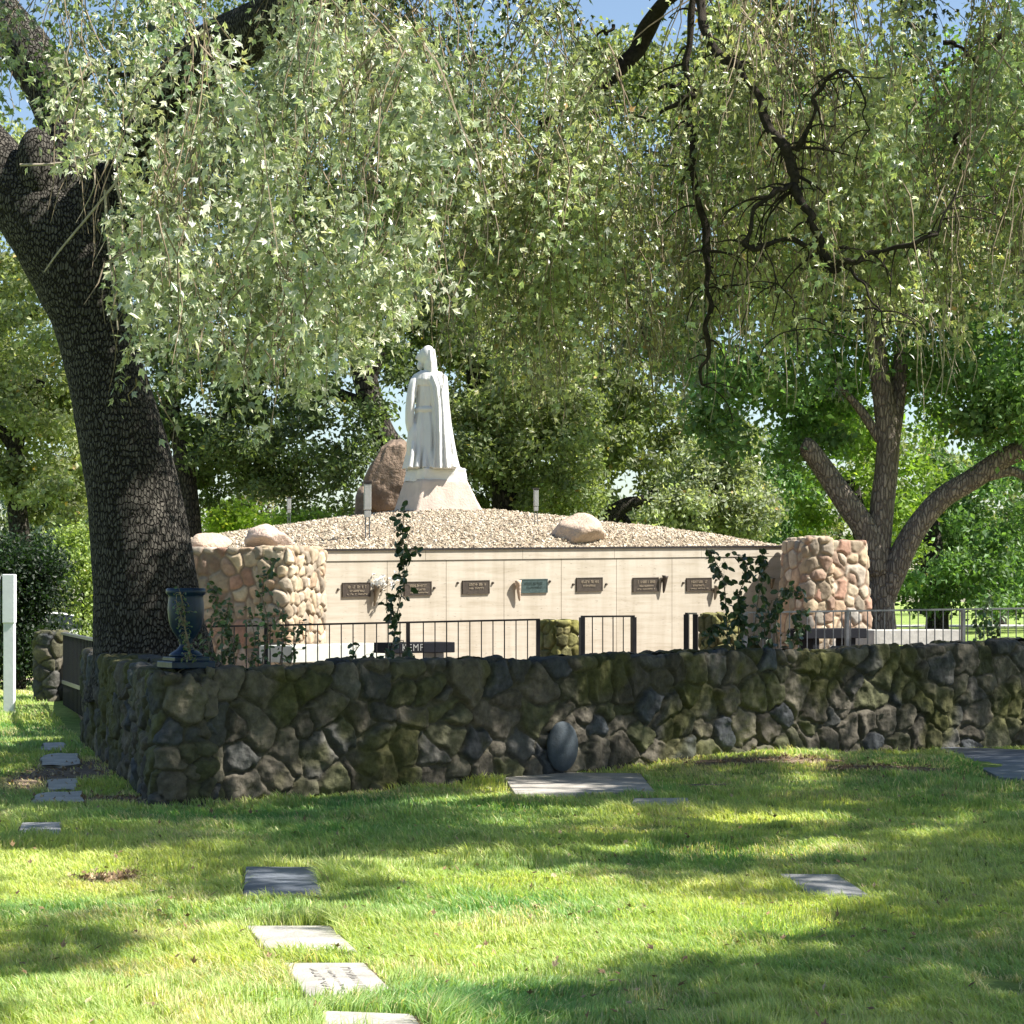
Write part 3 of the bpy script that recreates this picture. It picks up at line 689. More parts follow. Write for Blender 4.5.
# other arm, forward and away
# neck, head (facing left, a little away), hair, beard
fb.tube([P3(429,374,0),P3(427.5,367,0)],[.085,.075],18)
ellip(fb,P3(424.6,356.8,.01),(.118,.10,.165))
ellip(fb,P3(428.2,356.0,-.01),(.142,.145,.195))            # hair
ellip(fb,P3(430.4,366,-.03),(.115,.14,.20))
for k in range(7):
    fb.tube([P3(426+k*1.4,350,-.13+.02*abs(k-3)),P3(427+k*1.4,362,-.17+.02*abs(k-3)),P3(426.5+k*1.7,373,-.16+.02*abs(k-3))],[.02,.03,.022],8)            # hair falling on the neck
ellip(fb,P3(420.4,365,.02),(.065,.07,.095),(.25,'Y'))        # beard
fb.tube([P3(418.6,353.6,.02),P3(416.2,358.4,.025),P3(418.6,359.6,.02)],[.02,.027,.022],10)  # nose
ellip(fb,P3(420.3,361.4,.02),(.022,.04,.012)); ellip(fb,P3(420.9,353.2,.02),(.03,.075,.016))
ellip(fb,P3(421.2,355.6,-.045),(.02,.02,.012)); ellip(fb,P3(421.2,355.6,.075),(.02,.02,.012))
ellip(fb,P3(427,357,-.118),(.02,.015,.034))
# bent knee pressing through the robe and trailing hem
ellip(fb,P3(414,441,-.04),(.13,.20,.36),(.12,'Y')); 
for k in range(7):
    a=-.2+k*.33; fb.tube([P3(414+k*6,440+k,-.20-.03*math.sin(k)),P3(413+k*6.4,456,-.31-.02*math.cos(k*2)),P3(411+k*7.2,469,-.39)],[.03,.045,.05],10)
tmp=fb.build('figure',M['statue'])
bm=bmesh.new(); bm.from_mesh(tmp.data); bmesh.ops.recalc_face_normals(bm,faces=bm.faces); bm.to_mesh(tmp.data); bm.free()
rm=tmp.modifiers.new('r','REMESH'); rm.mode='VOXEL'; rm.voxel_size=.012
sm=tmp.modifiers.new('s','SMOOTH'); sm.iterations=1; sm.factor=.5
dg=bpy.context.evaluated_depsgraph_get(); dg.update(); ev=tmp.evaluated_get(dg); me=bpy.data.meshes.new_from_object(ev)
o=bpy.data.objects.new('figure',me); me.materials.clear(); me.materials.append(M['statue'])
me.polygons.foreach_set('use_smooth',np.ones(len(me.polygons),dtype=bool))
tl=Vector(tmp.location); bpy.data.objects.remove(tmp); o.name='figure'
COL.objects.link(o); o.parent=stt; o.location=tl+Vector((0,0,.05))
# base slab (rough) and pedestal, turned so one corner faces left-front
def frustum(mb,z0,z1,top,bot,nz=10,nn=24,noisea=.0,seed=0):
    """top,bot: 4 plan points (x,y) each"""
    V=[];rows=[]
    for k in range(nz+1):
        t=k/nz; c=[np.array(b_)*(1-t)+np.array(a_)*t for a_,b_ in zip(top,bot)]
        ring=[]
        for e in range(4):
            for j in range(nn): ring.append(c[e]*(1-j/nn)+c[(e+1)%4]*(j/nn))
        rows.append([[p[0],p[1],z0+(z1-z0)*t] for p in ring])
    V=np.array(rows).reshape(-1,3); V=V+noisea*(np.stack([fbm(V*7+s_,3,seed+s_) for s_ in (1,2,3)],-1)-.5)
    n=4*nn; Q=[]
    for i in range(nz):
        for j in range(n): Q.append([i*n+j,i*n+(j+1)%n,(i+1)*n+(j+1)%n,(i+1)*n+j])
    # closed top as grid fan
    c=V[nz*n:].mean(0); V=np.vstack([V,(V[nz*n:]+c)/2,[c]]); m0=(nz+1)*n; T=[]
    for j in range(n):
        Q.append([nz*n+j,nz*n+(j+1)%n,m0+(j+1)%n,m0+j]); T.append([m0+j,m0+(j+1)%n,len(V)-1])
    mb.add(V,Q,T)
# in image: left corner, front corner (dark/lit split), right corner
def corners(l,m_,r,ym,yl,yr): 
    a=np.array([sx(l),yl]); b=np.array([sx(m_),ym]); c=np.array([sx(r),yr]); return [a,b,c,a+c-b]
mb=MB(); frustum(mb,szf(514),szf(480.5),corners(404.5,424,467,-.45,.10,-.20),corners(392,417,484,-.60,.12,-.30),noisea=.03,seed=3)
o=mb.build('pedestal',M['pedestal'],None,True); o.parent=stt; 
o.location=Vector(o.location)+Vector((0,0,.05))
mb=MB(); frustum(mb,szf(481),szf(469.5),corners(405,425.5,465.5,-.42,.10,-.19),corners(404.0,424.3,467,-.44,.10,-.19),noisea=.07,seed=6,nz=6)
frustum(mb,szf(470),szf(464),corners(411,427,455,-.36,.05,-.14),corners(405,425.5,464.5,-.42,.10,-.19),noisea=.08,seed=7,nz=5)
o=mb.build('base_slab',M['statue'],None,True); o.parent=stt; o.location=Vector(o.location)+Vector((0,0,.05))

# ------------------------------------------------------------------ garden lights on gravel
def light_fix(px,ytop,ybot,d,wpx,label):
    b=I(px,ybot,d); e=empty('garden_light',tuple(b),label,'garden light','lamps on stakes in the gravel')
    h=(ybot-ytop)/F*d; w_=wpx/F*d
    mb=MB(); 
    for dx in (-.28,.28): mb.tube([b+[dx*w_,0,-.05],b+[dx*w_,0,h*.5]],w_*.10,8)
    mb.build('stake',M['steel'],e)
    mb=MB(); mb.box(b+[0,0,h*.42],(w_*.9,w_*.8,h*.12),.2,bevel=.006); mb.build('clamp',M['fixture'],e)
    mb=MB(); mb.box(b+[0,0,h*.72],(w_,w_*.9,h*.46),.2,bevel=.008); mb.build('housing',M['fixture'],e)
    mb=MB(); mb.box(b+[0,0,h*.975],(w_*1.15,w_*1.05,h*.045),.2,bevel=.004); mb.build('cap',M['iron'],e)
light_fix(367.5,481,538,36.0,7,'grey box lamp on a stake in the gravel left of the statue')
light_fix(536,488,524,38.0,4.5,'thin grey lamp on a stake in the gravel right of the statue')
light_fix(289,497,522,39.5,4,'small grey lamp on a stake at the left edge of the gravel')

# ------------------------------------------------------------------ railings
def railing(name,label,px0,d0,y0,px1,d1,y1,zb,sp,posts,mat,parts_cat='railing',pr=.022,rr=.018,br=.0075,group=None,endpost=True,lowrail=True):
    a=I(px0,y0,d0); b=I(px1,y1,d1); e=empty(name,(float(a[0]),float(a[1]),zb),label,parts_cat,group)
    L=np.linalg.norm((b-a)[:2]); az=math.atan2(b[1]-a[1],b[0]-a[0])
    mb=MB(); V=[]
    t=(b-a)/np.linalg.norm(b-a); nn=np.array([-t[1],t[0],0]); up=np.array([0,0,1])
    for q in (a-t*.01,b+t*.01):
        for s1,s2 in ((-1,-1),(1,-1),(1,1),(-1,1)): V.append(q+nn*s1*rr+up*(s2*rr*.6))
    mb.add(V,[[0,1,2,3],[7,6,5,4],[0,4,5,1],[1,5,6,2],[2,6,7,3],[3,7,4,0]]); mb.build('top_rail',mat,e)
    if lowrail:
        off=np.array([0,0,1])
        V=[]
        for q in (a,b):
            for s1,s2 in ((-1,-1),(1,-1),(1,1),(-1,1)):
                p=q+nn*s1*rr*.7; V.append([p[0],p[1],zb+.1+s2*rr*.5])
        mb=MB(); mb.add(V,[[0,1,2,3],[7,6,5,4],[0,4,5,1],[1,5,6,2],[2,6,7,3],[3,7,4,0]]); mb.build('bottom_rail',mat,e)
    n=int(L/sp); pts=[]
    for p in posts:
        k=(p-512)/F; tt=np.array([b[0]-a[0],b[1]-a[1]]); s=(k*a[1]-a[0])/(tt[0]-k*tt[1]); pts.append(s)
        q=a+(b-a)*s; mb=MB(); mb.box((q[0],q[1],(q[2]-rr*.6+zb)/2-.02),(pr*2,pr*2,q[2]-rr*.6-zb+.04),az); mb.build('post',mat,e)
    for i in range(1,n):
        s=i/n
        if any(abs(s-q)*L<sp*.35 for q in pts): continue
        q=a+(b-a)*s; mb=MB(); z0=zb+.112 if lowrail else zb; mb.tube([(q[0],q[1],z0),(q[0],q[1],q[2]-rr*.6)],br,6,cap=False); mb.build('baluster',mat,e)
    return e
railing('iron_railing','long black iron railing in front of the travertine wall, left of the gateway',150,25.2,628,539,25.9,619.5,.5,.132,(150,266,408,538),M['iron'])
railing('iron_gate','small square black iron gate section with heavy posts beside the mossy pier',582,26.6,616.5,633.5,26.9,616.2,.5,.118,(582,633.5),M['iron'],'gate',pr=.028)
railing('iron_railing','grey metal railing running to the right edge behind the stone wall',745,26.4,612.5,1110,28.6,607,.5,.122,(745,847,963,1085),M['steel'])
e=railing('iron_gate','dark folded gate leaf of close heavy posts left of the leafy vines',686.5,27.2,613.5,695.5,27.7,613.5,.5,.3,(686.5,695.5),M['iron'],'gate',pr=.03)

# far-left gate
a=I(63.5,634,31.2); b=I(100,640,25.6)
gt=empty('slatted_gate',(float(a[0]),float(a[1]),.1),'tall dark slatted metal gate between the far left pier and the stone wall','gate')
def bar(mb,p,q,h,w_):
    t=(q-p)/np.linalg.norm(q-p); nn=np.array([-t[1],t[0],0]); up=np.array([0,0,1.]); V=[]
    for k in (p,q):
        for s1,s2 in ((-1,-1),(1,-1),(1,1),(-1,1)): V.append(k+nn*s1*w_/2+up*s2*h/2)
    mb.add(V,[[0,1,2,3],[7,6,5,4],[0,4,5,1],[1,5,6,2],[2,6,7,3],[3,7,4,0]])
zt_=1.13; a2=np.array([a[0],a[1],zt_]); b2=np.array([b[0],b[1],1.13])
mb=MB(); bar(mb,a2,b2,.03,.08); mb.build('top_rail',M['steel'],gt)
mb=MB(); bar(mb,a2-[0,0,.68],b2-[0,0,.62],.05,.05); mb.build('lower_rail',M['steel'],gt)
for i in range(26):
    s=(i+.5)/26; q=a2+(b2-a2)*s; mb=MB(); mb.box((q[0],q[1],.62),(.025,.105,.98),math.atan2(b[1]-a[1],b[0]-a[0])-math.pi/2); mb.build('slat',M['black'],gt)

# ------------------------------------------------------------------ benches
def bench(name,label,px0,px1,ytop,ybot,d0,d1,depth,mat,legs=True,text=None,group=None):
    a=I(px0,ytop,d0); b=I(px1,ytop,d1); th=(ybot-ytop)/F*(d0+d1)/2; az=math.atan2(b[1]-a[1],b[0]-a[0]); L=np.linalg.norm((b-a)[:2])
    c=(a+b)/2; back=np.array([-math.sin(az),math.cos(az)]); c2=c[:2]+back*depth/2
    e=empty(name,(float(c2[0]),float(c2[1]),.5),label,'bench',group)
    mb=MB(); mb.box((c2[0],c2[1],c[2]-th/2),(L,depth,th),az,bevel=.008); mb.build('seat',mat,e)
    for s in (-.3,.3):
        p=c2+np.array([math.cos(az),math.sin(az)])*s*L; mb=MB(); hh=c[2]-th-.48; mb.box((p[0],p[1],.48+hh/2),(.12,depth*.75,hh),az,bevel=.006); mb.build('support',mat if not text else M['granite'],e)
    if text:
        cu=bpy.data.curves.new('t','FONT'); cu.body=text; cu.size=th*.95; cu.extrude=.002; cu.align_y='CENTER'; cu.space_character=1.15
        t=bpy.data.objects.new('t',cu); COL.objects.link(t); dg=bpy.context.evaluated_depsgraph_get(); dg.update()
        me=bpy.data.meshes.new_from_object(t.evaluated_get(dg)); bpy.data.objects.remove(t)
        o=bpy.data.objects.new('lettering',me); me.materials.clear(); me.materials.append(M['lettering'])
        k=G(401.5,0,0); pp=a+(b-a)*((401.5-px0)/(px1-px0)); COL.objects.link(o); o.parent=e
        o.rotation_euler=(math.pi/2,0,az); o.location=Vector((pp[0]-back[0]*.004,pp[1]-back[1]*.004,c[2]-th*.5))-Vector(e.location)
bench('stone_bench','white marble bench behind the black railing, left of the black bench',292,392,644.5,661,28.6,30.4,.55,M['marble'])
bench('stone_bench','black granite bench lettered KEMP behind the black railing',392,455,642.5,653,28.2,28.8,.42,M['black'],text='KEMP')
bench('stone_bench','dark grey bench in front of the right fieldstone pillar',806,867,628.5,638.5,31.0,31.6,.4,M['black'])
bench('stone_bench','pale concrete bench beside the forked tree trunk, behind the right railing',874,962,630,645,32.5,33.0,.75,M['concrete'])

# ------------------------------------------------------------------ blue urn on wall corner
U=G(186,17.55,0); zu=EYE-(668-600)/F*17.55
un=empty('garden_urn',(float(U[0]),float(U[1]),float(zu)),'dark blue glazed ceramic urn on a square plinth on the wall corner','urn')
k=17.55/F
mb=MB(); mb.box((U[0],U[1],zu+.028),(.36,.36,.056),.5,bevel=.008); mb.box((U[0],U[1],zu+.073),(.29,.29,.034),.5,bevel=.006); mb.build('plinth',M['urn'],un)
prof=[(.0,.09),(.13,.09),(.135,.105),(.11,.125),(.07,.15),(.052,.175),(.05,.2),(.062,.215),(.058,.225),(.075,.245),(.105,.29),(.128,.34),(.14,.40),(.145,.46),(.141,.52),(.136,.56),(.138,.575),(.152,.585),(.158,.60),(.156,.622),(.146,.632),(.132,.628),(.125,.60),(.125,.50),(.10,.35),(.0,.30)]
mb=MB(); mb.lathe((U[0],U[1],zu),prof,40); mb.build('bowl',M['urn'],un,smooth=True)

# ------------------------------------------------------------------ white sign post left
p=G(9.5,30,0); z0=float(gz(p[0],p[1]))
sg=empty('sign_post',(float(p[0]),float(p[1]),z0),'white painted post and board at the left edge before the dark hedge','sign')
zt2=EYE+(HZ-575)/F*30
mb=MB(); mb.box((p[0],p[1],(z0+zt2)/2-.05),(.145,.12,zt2-z0+.1),.0,bevel=.01); mb.build('post',M['white'],sg)
mb=MB(); mb.box((p[0]-.62,p[1],zt2-.34),(.98,.05,.66),.0,bevel=.01); mb.build('board',M['white'],sg)
mb=MB(); mb.box((p[0]-1.22,p[1],(z0+zt2)/2-.05),(.145,.12,zt2-z0+.1),.0,bevel=.01); mb.build('post',M['white'],sg)
mb=MB(); mb.box((p[0],p[1]-.005,zt2-.32),(.165,.14,.66),.0,bevel=.01); mb.build('post_sleeve',M['white'],sg)

# ------------------------------------------------------------------ parked car far left
p=G(60,70,0); CZ=-.24
car=empty('parked_car',(float(p[0]),float(p[1]),CZ),'white parked car far off at the left, seen past the dark hedge','car')
def prism(mb,prof,w_,wt=None,c=(0,0,0),rz=0.0):
    """profile in local x,z ; width along y, optional per-point width"""
    n=len(prof); V=[]
    for sgn in (-1,1):
        for i,(x,z) in enumerate(prof): V.append([x,sgn*(w_/2 if wt is None else wt[i]/2),z])
    V=np.array(V); cz,sz=math.cos(rz),math.sin(rz); V=V@np.array([[cz,sz,0],[-sz,cz,0],[0,0,1]])+np.array(c)
    Q=[[i,(i+1)%n,n+(i+1)%n,n+i] for i in range(n)]; T=[[0,i+1,i] for i in range(1,n-1)]+[[n,n+i,n+i+1] for i in range(1,n-1)]
    mb.add(V,Q,T)
cr=.35; cc=(p[0],p[1],CZ)
mb=MB(); prism(mb,[(-2.1,.3),(2.1,.28),(2.2,.45),(2.18,.68),(1.9,.78),(1.1,.88),(-1.6,.92),(-2.15,.86),(-2.22,.5)],1.78,None,cc,cr)
prism(mb,[(1.1,.88),(.35,1.38),(-.1,1.46),(-1.1,1.45),(-1.9,.93)],1.7,[1.66,1.3,1.26,1.28,1.6],cc,cr); mb.build('body',M['carpaint'],car)
mb=MB(); prism(mb,[(1.0,.93),(.38,1.33),(-.08,1.41),(-1.05,1.40),(-1.72,.96)],1.7,[1.70,1.36,1.32,1.34,1.66],cc,cr); mb.build('windows',M['glass'],car)
for x,y in ((1.3,-.8),(1.3,.8),(-1.35,-.8),(-1.35,.8)):
    q=np.array([x*math.cos(cr)-y*math.sin(cr),x*math.sin(cr)+y*math.cos(cr),.33])+cc; ax=np.array([-math.sin(cr),math.cos(cr),0])
    mb=MB(); mb.tube([q-ax*.11,q+ax*.11],.33,20); wh=mb.build('wheel',M['rubber'],car)
for y in (-.65,.65):
    q=np.array([2.17*math.cos(cr)-y*math.sin(cr),2.17*math.sin(cr)+y*math.cos(cr),.62])+cc
    mb=MB(); mb.box(q,(.1,.3,.12),cr,bevel=.02); mb.build('headlight',M['paper'],car)

# ------------------------------------------------------------------ grave markers (flat slabs)
SLABS=[]
def ground_at(px,py):
    d=F*EYE/(py-HZ)
    for _ in range(6):
        x=(px-512)/F*d; d=F*(EYE-float(gz(x,d)))/(py-HZ)
    return (px-512)/F*d,d
def slab(quad,mat,label,cat='grave marker',name='grave_marker',group='flat stones set in the lawn',inscr=0,raise_=.022,irregular=0,seed=0):
    pts=np.array([ground_at(*q) for q in quad]); z=max(float(gz(x,y)) for x,y in pts)*.5+float(np.mean([gz(x,y) for x,y in pts]))*.5
    if irregular:
        rng=np.random.default_rng(seed); n=14; out=[]
        for k in range(n):
            t=k/n*4; e=int(t); f=t-e; q=pts[e]*(1-f)+pts[(e+1)%4]*f; c=pts.mean(0); q=c+(q-c)*(1-irregular*rng.random()*(1 if abs(f-.0)>.2 else 1.4)); out.append(q)
        pts=np.array(out)
    n=len(pts); bm=bmesh.new(); vs=[bm.verts.new((x,y,z-.1)) for x,y in pts]; f=bm.faces.new(vs); 
    r=bmesh.ops.extrude_face_region(bm,geom=[f]); 
    for v in r['geom']:
        if isinstance(v,bmesh.types.BMVert): v.co.z=z+raise_
    bmesh.ops.recalc_face_normals(bm,faces=bm.faces)
    bmesh.ops.bevel(bm,geom=[e for e in bm.edges if all(v.co.z>z for v in e.verts)],offset=.006,segments=2,affect='EDGES',profile=.5)
    e=empty(name,(float(pts[:,0].mean()),float(pts[:,1].mean()),z),label,cat,group)
    mb=MB(); mb.bm(bm); mb.build('slab',mat,e)
    if inscr:
        P0,P1,P2,P3_=pts[:4]; rng=random.Random(seed+5); mb=MB()
        def at(u,v): return (P0*(1-u)+P1*u)*(1-v)+(P3_*(1-u)+P2*u)*v
        for (u,h) in ((.30,.035),(.48,.022),(.70,.045))[:inscr]:
            v=.12
            while v<.82:
                w_=rng.uniform(.045,.075)
                def st(u0,v0,u1,v1,t=.006):
                    a=at(u0,v0);b=at(u1,v1);d_=b-a;nn=np.array([-d_[1],d_[0]])/(np.linalg.norm(d_)+1e-9)*t/2*1.3
                    zz=z+raise_+.002; mb.add([[*(a-nn),zz],[*(b-nn),zz],[*(b+nn),zz],[*(a+nn),zz]],[[0,1,2,3]])
                hh=h*2.2; st(u-hh/2,v,u+hh/2,v); 
                c_=rng.random()
                if c_<.6: st(u+rng.choice([-1,0,1])*hh/2,v,u+rng.choice([-1,1])*hh/2,v+w_)
                if c_>.3: st(u-hh/2,v+w_,u+hh/2,v+w_)
                v+=w_+.045
        mb.build('inscription',M['inscr'],e)
    SLABS.append(pts)
    c=pts.mean(0); rg=np.random.default_rng(seed+len(SLABS)*7); n=36; ring=[]
    for k in range(n):
        t_=k/n*len(pts); e_=int(t_)%len(pts); f_=t_-int(t_); q=pts[e_]*(1-f_)+pts[(e_+1)%len(pts)]*f_; dv=(q-c)/(np.linalg.norm(q-c)+1e-9)
        ring.append(q+dv*rg.uniform(.01,.07))
    mbs=MB(); V=[[q[0],q[1],float(gz(q[0],q[1]))+.005] for q in ring]+[[c[0],c[1],z+.005]]
    mbs.add(V,None,[[k,(k+1)%n,n] for k in range(n)]); tag(mbs.build('bare_soil',M['dirt']),kind='structure')
slab([(243,898),(322,898),(316,874),(246,874)],M['granitedk'],'blue-grey granite grave marker, farthest of the column of markers at lower left')
slab([(266,957),(358,955),(330,929),(246,932)],M['granitelt'],'grey grave marker half covered by grass, middle of the column at lower left')
slab([(306,1001),(394,997),(364,967),(284,970)],M['granitelt'],'tan grave marker with worn lettering, nearest whole marker at lower left',inscr=3,seed=2)
slab([(330,1046),(432,1046),(412,1018),(318,1021)],M['granitelt'],'pale grave marker cut by the bottom edge of the picture')
slab([(812,902),(872,902),(838,877),(778,877)],M['granite'],'grey grave marker sunk in the grass at right')
slab([(18,837),(60,837),(62,825),(22,825)],M['granite'],'small grey marker in the grass at far left below the stepping stones')
slab([(515,797),(655,795),(640,775),(500,775)],M['granitelt'],'long pale stone slab at the foot of the wall near the middle')
slab([(630,809),(690,809),(688,801),(634,801)],M['granitelt'],'thin sunken stone strip in the grass beside the long slab')
slab([(1000,782),(1090,790),(1060,756),(936,752)],M['granitedk'],'blue-grey slab in the grass at the right edge near the wall',raise_=.05)
stepl=['stepping stone nearest the gate, left of the wall','pale stepping stone, second from the gate','broad stepping stone, third from the gate','pale ragged stepping stone, farthest from the gate']
for i,(cx,cy,w_,h_) in enumerate([(54,748,30,7),(60,762,46,14),(62,787,36,12),(58,800,56,11)]):
    slab([(cx-w_/2,cy+h_/2),(cx+w_/2,cy+h_/2),(cx+w_/2-2,cy-h_/2),(cx-w_/2+3,cy-h_/2)],M['granitelt'],stepl[i],'stepping stone','stepping_stone','stepping stones beside the wall',irregular=.22,seed=i)

# ------------------------------------------------------------------ lawn blades
def in_poly(x,y,P):
    r=np.zeros(x.shape,bool); n=len(P); j=n-1
    for i in range(n):
        xi,yi=P[i];xj,yj=P[j]
        with np.errstate(divide='ignore',invalid='ignore'):
            c=((yi>y)!=(yj>y))&(x<(xj-xi)*(y-yi)/(yj-yi)+xi)
        r^=c; j=i
    return r
DIRT=[ground_at(60,775)+(.55,2.6),ground_at(110,880)+(.22,.3),ground_at(760,765)+(1.0,.35),ground_at(120,800)+(.7,.5),ground_at(880,770)+(.7,.3),ground_at(700,785)+(.35,.2),ground_at(1000,985)+(.15,.3),ground_at(640,830)+(.3,.2)]
def dirtness(x,y):
    r=np.zeros_like(x)
    for cx,cy,rx,ry in DIRT: r=np.maximum(r,1-np.sqrt(((x-cx)/rx)**2+((y-cy)/ry)**2))
    return np.clip(r*1.6,0,1)
def lawn():
    n=800000; d0,d1=7.4,36
    u=R.random(n); k=-.15; d=(d0**k+u*(d1**k-d0**k))**(1/k)
    x=(R.random(n)*2-1)*(d*.2309*1.10+1.9); y=d
    ok=~inside_enclosure(x,y,-.03)
    for P in SLABS:
        c=P.mean(0); dx_=(P-c); dl_=np.linalg.norm(dx_,axis=1)[:,None]; ok&=~(in_poly(x,y,c+dx_*(1+.022/dl_))&((R.random(n)<.93)|in_poly(x,y,c+dx_*.96)))
    dn=dirtness(x,y)*(.6+.8*fbm(np.stack([x*5,y*5,0*x],-1),2,3)); ok&=R.random(n)>dn*.93
    x,y,dn=x[ok],y[ok],dn[ok]; n=len(x); z=gz(x,y)
    big=fbm(np.stack([x*1.1,y*1.1,0*x],-1),3,41); tuft=fbm(np.stack([x*7,y*7,0*x],-1),2,43)
    # longer tufts around slabs
    near=np.zeros(n)
    for P in SLABS:
        c=P.mean(0); near=np.maximum(near,np.exp(-(((x-c[0])/.45)**2+((y-c[1])/.6)**2)))
    h=(.016+.075*np.clip(tuft-.25,0,1)+.025*R.random(n))*(1+.7*sstep(.5,.75,big))*(1+.8*near)*(1-.5*dn)
    w_=(.0022+.0016*R.random(n))*(1+(y-8)*.06)
    a=R.random(n)*2*np.pi; lean=R.random(n)*.9+.15
    flow=2*np.pi*fbm(np.stack([x*.9,y*.9,0*x],-1),2,51); la=np.where(R.random(n)<.5,flow,R.random(n)*2*np.pi)
    side=np.stack([np.cos(a),np.sin(a),0*a],-1)*w_[:,None]; ld=np.stack([np.cos(la),np.sin(la),0*a],-1)
    B=np.stack([x,y,z-.005],-1); up=np.array([0,0,1.])
    m=B+up*(h*.55)[:,None]+ld*(h*lean*.3)[:,None]; t=B+up*(h*(1-.25*lean))[:,None]+ld*(h*lean*.95)[:,None]
    V=np.stack([B-side,B+side,m+side*.75,m-side*.75,t],1).reshape(-1,3); b=np.arange(n)[:,None]*5
    Q=b+np.array([0,1,2,3]); T=b+np.array([3,2,4])
    g1=np.array([.17,.34,.12]); g2=np.array([.54,.59,.22]); straw=np.array([.66,.60,.36])
    tt=np.clip(.5+1.6*(fbm(np.stack([x*.8,y*.8,0*x+9],-1),3,61)-.5)+.35*(R.random(n)-.5),0,1)[:,None]
    C=g1*(1-tt)+g2*tt
    ps=np.clip(.10+1.5*dn+.45*sstep(.55,.75,fbm(np.stack([x*1.8,y*1.8,0*x+3],-1),3,71))+.35*np.exp(-((x-2.4)/2.2)**2-((y-20.6)/1.6)**2),0,.85)
    s=R.random(n)<ps; C[s]=straw*(.6+.6*R.random((s.sum(),1))); C*=(.75+.5*R.random((n,1)))
    tag(build_mesh('lawn_grass',V,[Q,T],M['grass'],None,np.repeat(C,5,0)),'green lawn grass with straw coloured patches in front of the stone wall','grass',kind='stuff')
    # fallen leaves and litter
    n=2600; idx=R.integers(0,len(x),n); P=np.stack([x[idx],y[idx],z[idx]+.02+.03*R.random(n)],-1)
    P2=[]
    for cx,cy,rx,ry in DIRT[:5]:
        m_=350; px_=cx+R.normal(size=m_)*rx*.5; py_=cy+R.normal(size=m_)*ry*.5; g=~inside_enclosure(px_,py_,-.02); P2.append(np.stack([px_[g],py_[g],gz(px_[g],py_[g])+.012],-1))
    P=np.vstack([P[:1500]]+P2); C=np.array([(.30,.20,.11),(.42,.33,.20),(.22,.15,.09)])[R.integers(0,3,len(P))]*(.7+.6*R.random((len(P),1)))
    V,Q,m_=leaf_arrays(P,.035+.02*R.random(len(P)),OAK,(0,0,0),(0,0,3)); tag(build_mesh('fallen_leaves',V,[Q],M['gravel'],None,np.repeat(C,m_,0)),'dry brown fallen oak leaves scattered on the lawn and along the wall','fallen leaves',kind='stuff')
lawn()
# bare soil sheets
for i,(cx,cy,rx,ry) in enumerate(DIRT[:6]):
    n=40; rr=np.linspace(0,1,8)
    a=np.linspace(0,2*np.pi,n,endpoint=False); V=[];
    for r in rr:
        for t in a:
            k=.8+.35*vnoise(np.array([[math.cos(t)*2+i,math.sin(t)*2,0.]]))[0]; X=cx+rx*.75*r*k*math.cos(t); Y=cy+ry*.75*r*k*math.sin(t); V.append([X,Y,float(gz(X,Y))+.006])
    Q=[[q*n+j,q*n+(j+1)%n,(q+1)*n+(j+1)%n,(q+1)*n+j] for q in range(7) for j in range(n)]
    tag(build_mesh('bare_soil',V,[Q],M['dirt'],None,None,True),kind='structure')

# ------------------------------------------------------------------ main oak
oak=empty('oak_tree',(float(I(152,660,23)[0]),23.0,.5),'huge old oak with checkered bark and drooping branches behind the wall at left','tree')
def limb(mb,pts,n=40,m=8,lump=.05,seed=0):
    """pts: (px,py,d,r)"""
    P=np.array([I(a,b,c) for a,b,c,_ in pts]); r=np.array([q[3] for q in pts]); X=spline(np.hstack([P,r[:,None]]),m)
    mb.tube(X[:,:3],np.maximum(X[:,3],.004),n,rfun=lambda i,a:1+lump*2*(fbm(np.stack([np.cos(a)*1.5+0*i,np.sin(a)*1.5+0*i,i*.12+0*a],-1),3,seed)-.5))
mb=MB()
limb(mb,[(158,690,23,.80),(153,660,23,.64),(148,620,23,.565),(141,546,23,.52),(124,446,23,.45),(98,345,23,.39),(80,285,23,.44),(50,228,23,.46),(0,175,23,.36),(-70,90,23,.32),(-170,-60,22,.28),(-250,-200,20,.2)],64,12,.06,1)
limb(mb,[(94,330,23,.34),(90,285,23.1,.42),(84,240,23.1,.44),(74,185,23.1,.38),(66,120,23.2,.30),(30,55,23.3,.27),(-10,0,23.4,.25),(-60,-120,23,.2)],48,10,.07,2)
limb(mb,[(95,270,23.2,.30),(118,200,23.2,.27),(150,125,22.6,.25),(200,60,22,.26),(262,28,21,.27),(330,-10,20,.23),(470,-70,18.5,.2),(700,-140,17,.17),(1000,-200,15,.12)],44,10,.06,3)
P=I(37,168,22.75); ellip(mb,P,(.22,.2,.42)); 
mb.build('trunk',M['bark'],oak,smooth=True)
